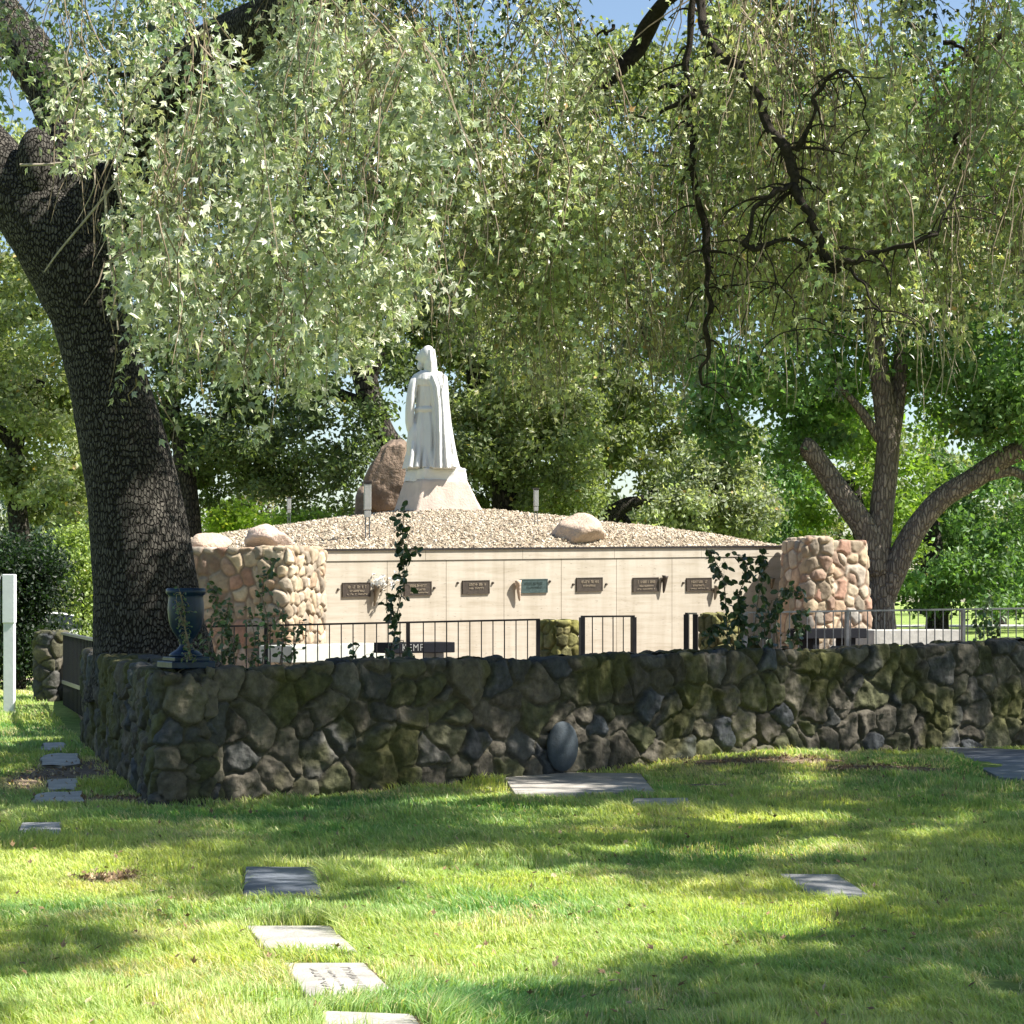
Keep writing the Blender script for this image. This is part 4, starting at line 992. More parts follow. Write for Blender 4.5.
# in-view gnarled branches
SP=[]; M['limb']=plain('dark_limb_bark',(.045,.036,.028),.9,var=.5,scale=30,bstr=1,bdist=.02,spec=.2)
mb=MB()
def br(pts,s=0,n=12):
    if s<22: pts=[(a,b,c-1.5,.56*q*(c-1.5)/c) if a>660 else (a,b,c,q) for a,b,c,q in pts]
    rg=np.random.default_rng(s+500); X=spline(np.array([[a,b,c,q] for a,b,c,q in pts]),3); mid=np.ones(len(X)); mid[0]=mid[-1]=0
    X[:,0]+=rg.normal(size=len(X))*2.2*mid; X[:,1]+=rg.normal(size=len(X))*2.0*mid; X[:,3]*=1+.16*rg.normal(size=len(X))*mid
    mb=MB(); limb(mb,[tuple(q) for q in X],n,4,.22,s)
    mb.build('branch',M['limb'],oak,smooth=True)
    if s<22:
        for _ in range(int(len(X)*1.3)):
            q=X[rg.integers(1,len(X))]; dx,dy=rg.normal()*26,abs(rg.normal())*22-4; mt=MB()
            limb(mt,[(q[0],q[1],q[2],q[3]*.3+.003),(q[0]+dx*.4,q[1]+dy*.3-3,q[2],q[3]*.2+.002),(q[0]+dx*.8,q[1]+dy*.7,q[2]+.05,.003),(q[0]+dx,q[1]+dy*1.4,q[2]+.05,.002)],5,3,.1,s)
            SP.append(mt)
br([(690,-60,15.6,.075),(702,10,15.4,.065),(716,50,15.2,.058),(745,78,15.0,.052),(765,115,14.9,.055),(784,145,14.8,.065),(792,160,14.8,.06),(793,190,14.8,.05)],11,16)
br([(793,185,14.8,.05),(808,215,14.7,.045),(822,243,14.7,.042),(833,268,14.7,.05),(850,264,14.6,.04),(880,252,14.6,.032),(925,240,14.5,.026),(945,222,14.5,.016),(956,190,14.5,.010)],12,14)
br([(793,188,14.8,.045),(778,190,14.7,.036),(758,204,14.7,.032),(747,238,14.7,.032),(755,249,14.7,.03),(785,241,14.7,.028),(820,243,14.7,.02),(850,248,14.6,.012)],13,14)
br([(797,150,14.8,.04),(812,120,14.7,.026),(822,90,14.7,.02),(842,68,14.6,.018),(862,90,14.6,.013),(870,130,14.6,.008)],14)
br([(700,-60,15.6,.03),(688,40,15.6,.04),(690,100,15.6,.045),(695,165,15.5,.05),(702,230,15.5,.045),(708,290,15.4,.036),(705,340,15.4,.028),(702,385,15.4,.015)],16)
br([(540,125,17,.03),(560,108,17,.035),(585,90,17,.05),(612,78,17,.06),(650,30,17.2,.07),(700,-40,17.5,.09)],17)
br([(340,205,15,.045),(372,190,15,.04),(400,183,15,.02),(430,180,15,.01)],18)
br([(720,300,15.4,.008),(712,270,15.4,.012),(703,240,15.5,.02)],19)
br([(850,268,14.6,.02),(872,300,14.5,.012),(890,340,14.5,.006)],20)
br([(760,240,14.7,.012),(792,300,14.6,.007),(796,330,14.6,.004)],21)
for k in range(26):
    x=R.uniform(130,1010); y=R.uniform(20,300); d=R.uniform(14,19); dx=R.uniform(-90,90)
    br([(x,y,d,.018),(x+dx*.35,y+R.uniform(-12,18),d,.014),(x+dx*.7,y+R.uniform(0,40),d+.2,.010),(x+dx,y+R.uniform(20,80),d+.2,.005)],30+k,7)

mb=MB()
for t in SP: mb.add(np.vstack(t.V),np.vstack(t.Q),np.vstack(t.T))
tag(mb.build('side_twigs',M['limb'],oak),kind='stuff')
# lower limit of the hanging foliage, in photo rows
YB=[(-200,330),(-20,95),(40,110),(62,190),(95,215),(125,290),(150,395),(230,405),(285,385),(325,345),(380,320),(430,325),(470,385),(560,400),(650,385),(700,395),(760,350),(850,340),(930,330),(1000,300),(1060,330),(1300,380)]
HOLES=[(26,46,20,24),(650,60,32,34),(952,24,22,14),(36,195,42,62),(255,20,34,16),(427,372,24,42)]
def strands(n,px0,px1,py0,py1,d0,d1,Lr,leafn,lsize,col,seed,lat=.048,clump=14,twigp=.5):
    rng=np.random.default_rng(seed); LP=[];LS=[];LC=[];mbt=MB()
    nc=max(1,n//clump); made=0
    for c in range(nc):
        cx=rng.uniform(px0,px1); cy=rng.uniform(py0,py1); d=rng.uniform(d0,d1)
        if rng.random()<.15 and px0>300: continue
        tone=rng.uniform(.5,1.5); yel=rng.random()
        for s in range(clump):
            x=cx+rng.normal()*13*15/d; y=cy+rng.normal()*14; L=rng.uniform(*Lr); dd=d+rng.normal()*.35
            yb=np.interp(x,[q[0] for q in YB],[q[1] for q in YB])+rng.normal()*30-8
            if y>yb-20: continue
            Lpx=min(L*F/dd,yb-y); 
            if Lpx<15: continue
            L=Lpx*dd/F; ym=y+Lpx*.5; bad=False
            for hx,hy,hr,hs in HOLES:
                for q_ in range(7):
                    if ((x-hx)/(hr+5))**2+((y+Lpx*q_/6-hy)/(hs+5))**2<1: bad=True
            if bad: continue
            p=I(x,y,dd); m=max(4,int(L/.11)); t=np.linspace(0,1,m)
            sw=rng.normal(size=2)*.22; ph=rng.random()*6
            X=np.stack([p[0]+sw[0]*L*(1-(1-t)**2)*1.1+.02*np.sin(ph+t*9),p[1]+sw[1]*L*t+.02*np.cos(ph+t*8),p[2]-L*t*(.75+.25*t)],-1)
            if rng.random()<twigp: mbt.tube(X,np.linspace(.0055,.0022,m),3,cap=False)
            k=int(leafn*L); ti=rng.random(k)**.9; nn_=max(2,int(L/.13)); ti=np.clip((np.floor(ti*nn_)+.5+.22*rng.normal(size=k))/nn_,0,1); j=ti*(m-1); j0=np.minimum(j.astype(int),m-2); f=(j-j0)[:,None]
            Q=X[j0]*(1-f)+X[j0+1]*f+rng.normal(size=(k,3))*lat*(.5+1.0*np.sin(np.pi*np.clip(ti,0,1)))[:,None]
            LP.append(Q); LS.append(lsize*(.65+.6*rng.random(k))); C=leafcol(k,np.array(col)*tone,.40,.02+.32*yel,rng); LC.append(C)
            made+=1
    return LP,LS,LC,mbt
LP=[];LS=[];LC=[];TW=[]
GAIN=1.32
for args in [
  # left bright cluster, closest
  (560,70,420,-30,330,11.2,14.2,(.35,1.2),104,.066,(.29,.34,.235),1),
  (150,120,330,120,380,11.2,12.8,(.3,.8),104,.064,(.30,.35,.25),2),
  (330,-60,360,-50,110,12.5,16,(.3,.9),74,.068,(.20,.255,.17),3),
  # centre
  (760,330,720,-40,260,14,16.6,(.5,1.5),72,.066,(.23,.275,.165),4),
  (400,340,720,120,360,14.5,16.8,(.5,1.4),56,.060,(.26,.275,.155),5),
  # right
  (760,700,1080,-40,240,13.4,16.6,(.5,1.4),64,.062,(.265,.32,.16),6),
  (330,720,1060,120,330,12.9,16,(.4,1.1),56,.056,(.28,.315,.17),7),
  (330,340,1060,-60,160,12.8,15.5,(.4,1.1),62,.066,(.24,.30,.18),8),
  (900,60,1100,-80,300,20,26,(.7,1.9),52,.085,(.085,.12,.065),9),  # far strands, leaf colour darkened to stand in for the shaded crown interior
  (160,-30,90,-30,130,17,20,(.4,1.0),60,.07,(.16,.22,.10),10),
]:
    a,b,c,m_=strands(*args); LP+=a;LS+=b;LC+=c;TW.append(m_)
GAIN=1.0
P=np.vstack(LP); LS=np.concatenate(LS); LC=np.vstack(LC)
qx=512+P[:,0]/P[:,1]*F; qy=HZ-(P[:,2]-EYE)/P[:,1]*F
ok=~((((qx-428)/30)**2+((qy-395)/62)**2)<1); ok&=~((qx<114+30*(vnoise(np.stack([qy/18,0*qy,0*qy],-1))-.5))&(qy>140+40*vnoise(np.stack([qx/14,0*qy,0*qy],-1)))&(qy<430)); fv=.62*vnoise(P*np.array([2.2,1.6,1.3]),301)+.38*vnoise(P*np.array([6.5,5.,4.5]),305); ok&=(fv>.545)|(R.random(len(P))<.08); P,LS,LC=P[ok],LS[ok],LC[ok]; print('near leaves',len(P))
leaf_object('crown',P,LS,OAK,LC,M['leaf'],oak,(0,0,-.7),(.65,-.4,.55))
mb=MB()
for t in TW:
    if t.V: mb.add(np.vstack(t.V),np.vstack(t.Q))
tag(mb.build('twigs',M['twig'],oak),kind='stuff')
# pale dead hanging twigs
mb=MB(); rng=np.random.default_rng(77)
for k in range(330):
    zone=rng.random()
    if zone<.07: x,y,d=rng.uniform(40,150),rng.uniform(-20,200),rng.uniform(13,16)
    elif zone<.8: x,y,d=rng.uniform(440,800),rng.uniform(130,330),rng.uniform(14,18)
    else: x,y,d=rng.uniform(840,960),rng.uniform(180,330),rng.uniform(14,16)
    L=rng.uniform(20,110); dx=rng.normal()*16
    if any(((x-hx)/hr)**2+((y-hy)/hs)**2<1 for hx,hy,hr,hs in HOLES[:4]): continue
    pts=spline([I(x,y,d),I(x+dx*.4+rng.normal()*5,y+L*.35,d),I(x+dx*.8,y+L*.7,d+.1),I(x+dx+rng.normal()*6,y+L,d+.1)],4)
    mb.tube(pts,np.linspace(.0062,.002,len(pts)),4,cap=False)
for pts_ in [[(118,180,12.8),(85,220,12.8),(60,250,12.8),(44,272,12.8)],[(20,165,12.9),(60,163,12.9),(110,150,12.9)],[(105,190,12.8),(108,240,12.8),(118,330,12.8)],[(115,180,12.8),(122,215,12.8),(120,300,12.8)]]:
    X=spline([I(*q) for q in pts_],6); mb.tube(X,np.linspace(.009,.005,len(X)),5,cap=False)
tag(mb.build('dead_twigs',M['deadtwig'],oak),kind='stuff')

# overhead canopy: unseen leaf clumps, laid out by the shade map to shade lawn and wall
SH_Y=[745,770,795,820,845,870,895,920,945,970,995,1020]
SH=np.array([
 # 16 columns of 64px
 [.3,.9, 1, 1, 1, 1, 1, 1,.9,.9,.5,.4,.4,.9,.9,.9],
 [.5,.9, 1, 1, 1, 1, 1,.9,.9,.8,.7,.4,.4,.8,.9,.8],
 [.4,.9, 1, 1,.8,.7,.6,.6,.4,.4,.8,.9,.8,.8,.9,.9],
 [.7,.3,.3,.3,.3,.5,.3,.3,.3,.4,.7,.6,.5,.7,.8,.6],
 [.9,.9,.9,.6,.8,.8,.6,.5,.4,.5,.8,.6,.3,.5,.6,.7],
 [.8,.9,.7,.8,.8,.8,.6,.2,.2,.3,.5,.9,.8,.7,.4,.7],
 [.4,.7,.7,.9,.9,.7,.2,.1,.0,.1,.5,.8,.3,.2,.8,.8],
 [.9,.8,.6,.3,.7,.6,.0,.0,.0,.0,.1,.1,.2,.7,.8,.8],
 [.4,.3,.2,.1,.1,.3,.0,.0,.0,.0,.1,.1,.6,.9,.7,.7],
 [.7,.2,.0,.0,.0,.0,.0,.0,.0,.2,.5,.4,.8,.9,.9,.9],
 [.3,.0,.0,.0,.0,.0,.0,.0,.3,.6,.3,.5,.8,.9,.8,.9],
 [.0,.0,.0,.0,.0,.0,.0,.0,.5,.9,.8,.9,.9,.8,.9,.9]])
def shade(px,py):
    yi=np.clip(np.interp(py,SH_Y,np.arange(12)),0,10.999); xi=np.clip(px/64-.5,0,14.999)
    a=yi.astype(int); b=xi.astype(int); fy=yi-a; fx=xi-b
    return (SH[a,b]*(1-fx)+SH[a,b+1]*fx)*(1-fy)+(SH[a+1,b]*(1-fx)+SH[a+1,b+1]*fx)*fy
CL=[]
step=.20
gx,gy=np.meshgrid(np.arange(-9,11,step),np.arange(5.5,28,step)); gx=gx.ravel()+R.normal(size=gx.size)*.06; gy=gy.ravel()+R.normal(size=gy.size)*.06
py=HZ+F*EYE/gy; px=512+gx/gy*F
den=shade(px,py); den=np.where((px<-60)|(px>1090),.75,den); den=np.where(py>1060,.35,den)
enc=inside_enclosure(gx,gy,-.05); den=np.where(enc,np.where(gy<24.5+0*gx,1.0,.85),den)
nz=fbm(np.stack([gx*1.5,gy*1.5,0*gx],-1),3,101)
prob=np.clip((den-.5)*1.7+.5+(nz-.5)*2.2,0,1); prob=np.where(den<.12,0,prob)
keep=(prob>.44)&(R.random(len(gx))<.95)
keep|=enc&(gy<25.5)
gx,gy,enc2=gx[keep],gy[keep],enc[keep]; zz=R.uniform(7.1,9.6,len(gx)); z00=np.where(enc2,.55,0.)
t=(zz-z00)/S[2]; C0=np.stack([gx+S[0]*t,gy+S[1]*t,zz],-1)
# keep the whole canopy outside the picture from above; drop anything that would fall in view
def outside(P): 
    rowv=HZ-(P[:,2]-.35-EYE)*F/np.maximum(P[:,1],1); return rowv<-6
C0=C0[outside(C0)]
tq=(14-C0[:,1])/-S[1]; tq=np.where(tq>0,tq,0); qx=C0[:,0]-S[0]*((C0[:,2]-4.4)/S[2]); qy=C0[:,1]-S[1]*((C0[:,2]-4.4)/S[2])
C0=C0[~((qx>-3.6)&(qx<5.6)&(qy>10.0)&(qy<16.7)&(R.random(len(C0))<np.where(qx<1.2,.95,np.where(qx<3.4,.65,.3))))]; per=60
P=np.repeat(C0,per,0)+R.normal(size=(len(C0)*per,3))*np.array([.13,.13,.10]); print('canopy leaves',len(P))
Cc=leafcol(len(P),(.08,.11,.05),.25,.2)
leaf_object('crown',P,.115*(.7+.6*R.random(len(P))),LEAF,Cc,M['denseleaf'],oak,(0,0,-.3),(0,0,1.0))
# outer limbs above the view carrying the canopy
mb=MB()
for k in range(40):
    c=C0[R.integers(len(C0))]; b0=I(470,-70,18.5) if k%2 else I(700,-140,17); b0=b0+R.normal(size=3)*.6; b0[2]=max(b0[2],7.2)
    c=c+[0,0,.05]; X=spline([b0,(b0*.6+c*.4)+[0,0,.5],(b0*.25+c*.75)+[0,0,.4],c],5); mb.tube(X,np.linspace(.06,.012,len(X)),6,cap=False)
mb.build('upper_limbs',M['barkdark'],oak)

# ------------------------------------------------------------------ climbing shoots on the wall (roses)
def shoot(name,label,stems,lsize,leafn,col,seed,group='climbing shoots rising above the wall'):
    rng=np.random.default_rng(seed); e=None; mbs=MB(); LP=[];LA=[]
    X0=I(*stems[0][0]); e=empty(name,tuple(float(v) for v in X0),label,'climbing plant',group)
    for st in stems:
        X=spline([I(*q) for q in st],8); mbs.tube(X,np.linspace(.007,.0035,len(X)),5,cap=False)
        L=np.sum(np.linalg.norm(np.diff(X,axis=0),axis=1)); k=int(L*leafn); j=rng.random(k)*(len(X)-1); j0=np.minimum(j.astype(int),len(X)-2)
        Q=X[j0]+(X[j0+1]-X[j0])*(j-j0)[:,None]; off=rndunit(k,rng)*np.array([1,.8,.6])*rng.uniform(.02,.085,k)[:,None]
        for q,o_ in zip(Q,off): mbs.tube([q,q+o_*.6+[0,0,.01],q+o_],.002,3,cap=False)
        LP.append(Q+off)
    mbs.build('stem',M['twig'],e); P=np.vstack(LP); C=leafcol(len(P),col,.3,.3,rng)
    V,Q,m_=leaf_arrays(P,lsize*(.6+.6*rng.random(len(P))),OVAL,(0,0,-.5),(0,-1.0,.5),rng); build_mesh('leaves',V,[Q],M['leaf'],e,np.repeat(C,m_,0))
gcol=(.035,.07,.028)
shoot('climbing_rose','tall single leafy shoot rising in front of the leftmost plaques',[[(392,662,20.2),(396,620,20.2),(404,580,20.2),(402,545,20.2),(405,505,20.2)],[(404,560,20.2),(412,548,20.2),(420,556,20.2)],[(397,615,20.2),(388,605,20.2),(386,594,20.2)]],.085,75,gcol,1)
shoot('climbing_rose','low leafy sprig on the wall top beside the KEMP bench',[[(350,662,19.6),(356,650,19.6),(360,645,19.6)],[(372,662,19.6),(374,650,19.6)],[(392,660,19.6),(384,650,19.6)],[(410,662,19.8),(403,640,19.8)]],.075,70,gcol,2)
shoot('climbing_rose','bushy group of leafy shoots in front of the right end of the crypt wall',[[(728,652,22),(726,610,22),(722,575,22),(706,548,22)],[(740,652,22),(738,600,22),(748,570,22),(735,552,22)],[(752,652,22),(758,600,22),(764,565,22),(762,552,22)],[(735,652,22),(718,625,22),(705,640,22)],[(760,650,22),(745,630,22),(740,605,22)]],.095,70,gcol,3)
shoot('climbing_rose','leafy shoots in front of the right fieldstone corner',[[(778,648,22.2),(776,615,22.2),(784,590,22.2),(800,595,22.2)],[(800,648,22.2),(796,620,22.2),(806,608,22.2)],[(770,648,22.2),(764,625,22.2),(772,600,22.2)],[(790,648,22.2),(796,632,22.2),(806,626,22.2)]],.08,85,(.045,.085,.035),4)
shoot('climbing_rose','leafy shoots in front of the left fieldstone wing beside the railing',[[(262,664,21),(268,625,21),(262,590,21),(275,560,21)],[(280,664,21),(284,630,21),(276,600,21)],[(250,664,21),(255,640,21),(248,610,21)],[(290,664,21),(296,640,21),(300,620,21)]],.06,95,(.07,.13,.05),5)
shoot('climbing_rose','twining leafy vine between the blue urn and the fieldstone wing',[[(208,664,20),(210,630,20),(216,600,20),(208,585,20)],[(222,664,20),(222,630,20),(230,600,20)],[(235,664,20),(232,640,20),(222,615,20)],[(214,664,20),(240,640,20)]],.06,110,(.07,.12,.05),6)
shoot('climbing_rose','pale green tendrils trailing over the blue urn',[[(180,592,17.36),(184,610,17.36),(186,635,17.34),(190,655,17.3)],[(190,660,17.3),(188,640,17.33),(176,600,17.36)]],.03,120,(.07,.12,.06),7)
shoot('climbing_rose','small leafy shoot at the right edge above the wall',[[(988,640,24.2),(986,615,24.2),(992,596,24.2)],[(980,640,24.2),(976,620,24.2)],[(996,640,24.2),(1000,622,24.2)]],.07,80,(.06,.12,.04),8)

# ------------------------------------------------------------------ background trees
def crown(name,blobs,n,lsize,col,parent,shape=LEAF,clumps=110,cs=.09,drop=.3,var=.35,hue=.2,rng=R,shell=.55):
    """blobs: (px,py,rx,ry,d,depth) in photo units; leaves gathered in clumps"""
    A_=np.array([b[2]*b[3] for b in blobs],float); A_/=A_.sum(); LPs=[];Cs=[]
    for b,a in zip(blobs,A_):
        k=max(3,int(clumps*a)); u=rndunit(k,rng)*(shell+(1-shell)*rng.random((k,1))**.5)
        c0=I(b[0],b[1],b[4]); rx=b[2]/F*b[4]; rz=b[3]/F*b[4]
        cc=c0+u*np.array([rx,b[5],rz]); m=int(n*a/k)
        tone=(.75+.5*rng.random((k,1))); r=cs*max(rx,rz)*(.6+.8*rng.random(k))+.12
        P=np.repeat(cc,m,0)+rng.normal(size=(k*m,3))*np.repeat(r,m)[:,None]*np.array([1,1,.62])
        P[:,2]-=drop*np.abs(rng.normal(size=k*m))*np.repeat(r,m)
        LPs.append(P); base=np.repeat(np.array(col)[None]*tone,m,0); Cs.append(leafcol(len(P),base,var,hue,rng))
    P=np.vstack(LPs); C=np.vstack(Cs)
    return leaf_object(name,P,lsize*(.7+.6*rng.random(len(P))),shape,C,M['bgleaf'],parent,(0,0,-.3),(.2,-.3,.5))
def tree(name,label,base,trunks,blobs,n,lsize,col,cat='tree',mat='barkdark',group=None,clumps=110,**k):
    b=I(base[0],0,base[1]); zg=float(gz(b[0],b[1])); base=(base[0],base[1],zg)
    if trunks: t0=trunks[0][0]; trunks=[[(t0[0],max(t0[1]+2,HZ+(EYE-zg+.15)*F/t0[2]),t0[2],t0[3]*1.2)]+list(trunks[0])]+list(trunks[1:])
    if 1: e=empty(name,(float(b[0]),float(base[1]),float(base[2])),label,cat,group)
    mb=MB()
    for i,t in enumerate(trunks): limb(mb,t,18,7,.10,i+int(base[0]))
    if trunks: mb.build('trunk',M[mat],e,smooth=True)
    crown('crown',blobs,n,lsize,col,e,clumps=clumps,**k); return e
# right hero tree
tree('forked_tree','forked grey tree with three spreading limbs right of the crypt wall',(880,46,.5),
 [[(882,660,46,.36),(881,620,46,.30),(880,590,46,.29),(878,560,46,.26),(882,510,46,.25),(888,450,46,.24),(885,410,46,.23),(878,360,46,.20),(872,300,46,.16),(868,220,46,.1)],
  [(878,575,45.9,.24),(868,535,45.9,.26),(845,500,45.8,.24),(826,472,45.8,.22),(808,448,45.7,.20),(802,444,45.7,.12)],
  [(883,600,46,.24),(893,575,45.9,.25),(912,535,45.8,.24),(940,500,45.7,.22),(975,478,45.5,.22),(1010,455,45.3,.21),(1050,440,45,.19),(1120,380,44.5,.14),(1180,280,44,.08)],
  [(988,475,45.4,.14),(1015,472,45.4,.10),(1040,490,45.3,.06)],
  [(889,455,46,.20),(895,410,46.2,.20),(900,370,46.4,.17),(905,320,46.5,.12),(918,250,46.6,.08)],
  [(880,440,46,.10),(864,415,46,.10),(852,400,46,.08),(835,380,46,.06)]],
 [(760,340,90,75,46,2.2),(740,400,50,45,45,1.2),(880,270,110,60,46.5,2.5),(980,340,80,80,46,2.2),(1050,300,80,150,45,2.5),(960,150,100,110,47,3),(800,190,110,110,47.5,3),(1000,420,50,20,45.5,1),(840,380,50,30,47.5,1),(800,425,42,30,46.5,1.2)],
 58000,.16,(.10,.19,.065),mat='bark2',clumps=260,cs=.14)
# fresh green tree behind hero tree
tree('bright_tree','bright yellow-green leafy tree directly behind the forked trunk',(868,56,.5),[[(866,640,56,.3),(866,560,56,.25),(850,480,56,.2)]],
 [(850,510,42,60,56,2),(905,505,30,55,56,1.6),(820,540,30,30,56,1.2),(880,400,70,60,57,2.2),(1000,130,70,120,58,3)],15000,.17,(.13,.21,.04),clumps=110)
tree('dark_tree','dense dark green tree filling the right background above the far lawn',(935,75,.5),[[(937,634,75,.42),(937,590,75,.36),(930,520,75,.3)]],
 [(940,530,60,75,74,4),(1000,520,60,80,76,4),(890,560,30,45,72,2.5),(1060,500,70,110,78,5),(960,590,70,22,73,3),(775,500,45,75,75,3),(800,430,50,50,76,3)],36000,.20,(.085,.16,.055),clumps=190)
tree('grey_green_tree','pale grey-green sunlit tree standing behind the far right railing',(990,96,.5),[[(1000,628,96,.3),(1000,580,96,.28)]],
 [(985,500,75,70,92,5),(1030,560,40,45,90,3),(890,470,60,50,95,4)],13000,.25,(.17,.21,.10),clumps=110)
tree('olive_tree','rounded silvery olive tree behind the gravel, left of the forked tree',(715,56,.5),[[(712,560,56,.15),(714,520,56,.12),(712,470,56,.08)]],
 [(715,490,46,48,56,1.5),(690,515,34,26,55,1.2),(745,515,26,26,55,1.0),(722,455,30,22,56,1.2)],22000,.13,(.24,.29,.20),clumps=120,cs=.13)
tree('curved_oak','oak with a curved leaning trunk behind the pale boulder',(605,60,.5),
 [[(603,560,60,.28),(608,528,60,.24),(614,514,60,.22),(626,505,60,.20),(645,500,60,.17),(680,480,60,.12)],[(612,522,60,.12),(622,516,60,.1),(630,528,60,.09),(632,545,60,.09)]],
 [(650,440,75,60,62,3),(590,420,60,60,62,3),(700,400,60,60,63,3),(570,490,45,35,61,2),(655,520,35,18,61,1.5),(560,340,110,100,63,4),(620,160,110,130,64,4),(760,90,90,90,64,4)],70000,.17,(.15,.19,.09),clumps=230)
tree('dark_oak','dark oak with low trunk just right of the statue',(505,52,.5),
 [[(506,560,52,.40),(505,515,52,.32),(504,485,52,.30),(495,455,52,.26),(480,420,52,.2),(470,350,52,.15)],[(505,490,52,.2),(520,465,52,.18),(545,440,52,.14)],[(500,478,52,.12),(478,470,52,.12),(455,458,52,.08)]],
 [(500,500,30,26,53,1),(520,395,70,60,52,2.6),(475,430,40,50,51,1.6),(545,450,50,45,52,2),(500,300,90,70,53,3),(560,495,40,24,52,1.4)],44000,.14,(.18,.23,.12),clumps=220)
tree('leaning_oak','big dark oak with a thick limb leaning up to the left behind the statue',(412,49,.5),
 [[(420,560,49,.44),(412,500,49,.38),(400,462,49,.34),(383,435,49,.30),(372,405,49,.28),(362,365,49,.27),(354,325,49,.27),(350,270,49,.25),(340,200,49,.2)],[(376,415,49,.17),(358,402,49,.15),(335,392,49,.13),(305,375,49,.09)],[(366,385,49,.15),(385,350,49,.12),(400,310,49,.1)]],
 [(345,455,50,40,49,1.8),(330,300,60,40,50,2.2),(300,435,22,45,49,1.2),(440,345,60,40,51,2),(405,470,20,30,51,1),(375,370,26,40,48,1),(350,400,40,26,48.2,1.2),(390,270,100,50,51,3),(345,490,60,18,50,1.5),(220,190,120,120,53,3),(420,140,120,120,54,3),(230,40,150,80,55,3),(330,250,90,60,53,3)],82000,.13,(.085,.125,.055),clumps=430,cs=.12)  # upper blobs added as backing; dark leaf colour stands in for shaded pockets
tree('left_oak','slender dark oak behind the left fieldstone wall beside the big trunk',(187,50,.5),
 [[(190,560,50,.30),(188,510,50,.26),(184,470,50,.24),(182,445,50,.22),(172,410,50,.17),(165,370,50,.12)],[(186,468,50,.17),(200,450,50,.15),(215,430,50,.11),(235,400,50,.07)]],
 [(235,440,40,45,50,1.6),(200,400,60,60,51,2),(270,390,45,30,51,1.6),(160,450,20,50,51,1.4),(265,455,28,40,49,1.2),(240,320,110,50,52,2.5),(202,488,20,22,52,1)],32000,.13,(.10,.14,.06),clumps=170)
# far left sunlit trees
tree('sunlit_oak','pale sunlit oak with brownish gaps at the left edge behind the big trunk',(20,58,.5),[[(25,620,58,.3),(22,560,58,.28),(15,450,58,.22),(40,380,58,.15)],[(15,450,58,.15),(-20,400,58,.12)]],
 [(15,210,60,90,60,3),(0,280,50,50,61,3),(30,330,75,60,58,3),(20,430,80,60,59,3),(50,490,45,40,58,2),(-60,380,90,120,60,4),(90,420,40,90,61,2.5)],56000,.17,(.24,.29,.16),clumps=220)
tree('blue_green_tree','distant dull blue-green tree between the hedge and the big trunk',(30,85,.5),[[(30,620,85,.3),(30,560,85,.25)]],[(20,540,70,45,86,3),(80,520,45,45,88,3)],9000,.25,(.06,.10,.07),clumps=80)
# shrubs
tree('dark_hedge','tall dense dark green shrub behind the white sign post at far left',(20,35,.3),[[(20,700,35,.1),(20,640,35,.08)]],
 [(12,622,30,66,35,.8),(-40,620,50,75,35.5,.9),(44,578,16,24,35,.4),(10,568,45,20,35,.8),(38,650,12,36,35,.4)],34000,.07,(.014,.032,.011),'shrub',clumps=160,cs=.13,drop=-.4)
tree('light_shrub','bright yellow-green shrub between the dark hedge and the big trunk',(82,38,.3),[[(84,690,38,.04),(83,600,38,.03),(80,550,38,.02)],[(90,690,38,.03),(92,620,38,.02)]],
 [(84,555,12,26,38,.35),(93,598,12,32,38,.4),(96,640,11,28,37.6,.35),(75,540,8,12,38,.25)],6500,.075,(.22,.30,.10),'shrub',clumps=60,cs=.16)
tree('round_shrub','glowing yellow-green round shrub behind the left end of the gravel',(234,66,.5),[[(234,560,66,.08),(234,530,66,.05)]],[(234,516,21,15,66,.8)],3500,.14,(.26,.38,.06),'shrub',clumps=40,cs=.2)
tree('round_shrub','wide low yellow-green shrub behind the gravel, between the small lamp and box lamp',(300,68,.5),[[(300,560,68,.08),(300,535,68,.05)]],[(290,520,24,11,68,.8),(330,520,22,9,68,.8)],3200,.14,(.20,.30,.06),'shrub',clumps=40,cs=.2)
tree('bare_shrub','thin brownish half-bare shrub behind the left end of the gravel',(265,72,.5),[[(262,560,72,.08),(262,510,72,.05),(258,480,72,.03)],[(262,525,72,.05),(272,495,72,.03),(280,465,72,.02)],[(262,525,72,.05),(250,500,72,.03),(246,470,72,.02)]],
 [(262,485,28,24,72,1.2)],1800,.13,(.18,.17,.10),'shrub',clumps=50,cs=.2)
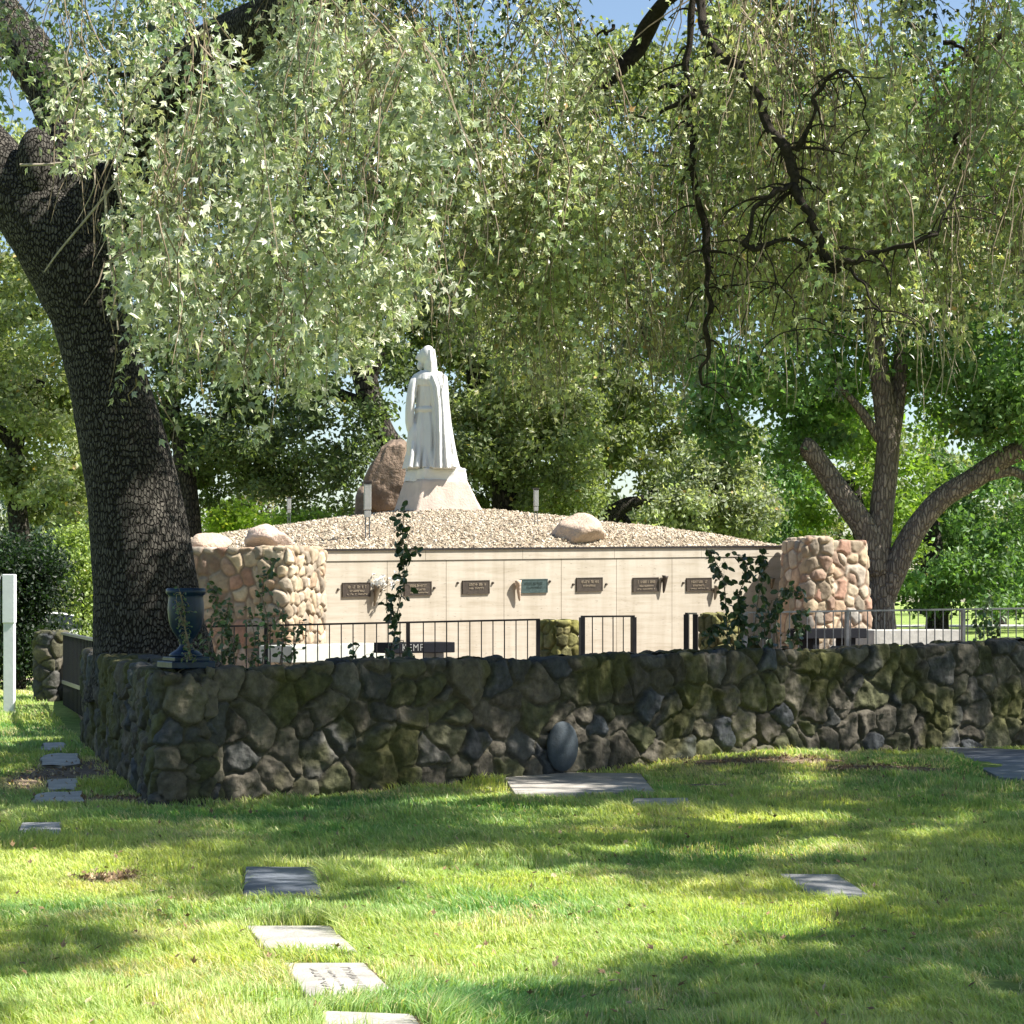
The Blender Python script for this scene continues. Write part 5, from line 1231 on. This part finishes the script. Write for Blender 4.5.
# far wood line: individual trees copied from three kinds
kinds=[]
for i,(col,lab) in enumerate([((.10,.135,.055),'a'),((.15,.18,.075),'b'),((.07,.10,.05),'c')]):
    c=512; rng2=np.random.default_rng(200+i)
    e=tree('distant_tree','x',(c,130,.5),[[(c,640,130,.35),(c,580,130,.3),(c+4,520,130,.2)]],[(c,525,52,42,130,4),(c-35,560,34,32,129,3),(c+35,555,36,34,129,3),(c,585,50,16,128,3)],6500,.34,col,clumps=70,rng=rng2); kinds.append(e)
places=[(-60,125),(20,140),(120,122),(200,150),(255,165),(330,140),(420,128),(500,145),(590,125),(680,150),(760,132),(840,165),(925,175),(1010,160),(1090,140)]
places+=[(-10,84),(110,98),(215,90),(300,96),(455,86),(530,80),(660,84),(800,88),(1040,86)]
desc=['at the far left edge beyond the dark hedge','behind the white parked car','behind the big oak trunk','behind the slender oak at left','behind the glowing round shrub','behind the wide low shrub','behind the tall brown boulder','behind the low trunk right of the statue','behind the curved trunk','behind the silvery olive tree','behind the left limb of the forked tree','behind the bright tree','beyond the far lawn right of the forked trunk','beyond the path near the right edge','beyond the right edge of the lawn','rising behind the dark hedge at far left','showing between the light shrub and the big trunk','above the glowing round shrub','above the wide low shrub, through the gap of sky','showing between the statue and the dark oak','rising behind the dark oak right of the statue','rising behind the curved oak','rising between the silvery olive tree and the forked tree','rising behind the right railing at the picture edge']
tone=['olive','pale','dark']
def copytree(e):
    c=e.copy(); COL.objects.link(c)
    for ch in e.children: k_=ch.copy(); COL.objects.link(k_); k_.parent=c
    return c
used=[False]*3
for i,((px_,d),ds) in enumerate(zip(places,desc)):
    k=i%3
    c=kinds[k] if not used[k] else copytree(kinds[k]); used[k]=True
    s=d/130*.95; g=G(px_,d,.5); c.location=(g[0],g[1],float(gz(g[0],g[1]))); c.scale=(s,s,s*random.uniform(.85,1.1)); c.rotation_euler=(0,0,random.uniform(0,6.28))
    c['label']='distant %s tree %s'%(tone[k],ds); c['group']='distant trees beyond the lawn'
print('faces', sum(len(o.data.polygons) for o in bpy.data.objects if o.type=='MESH'))
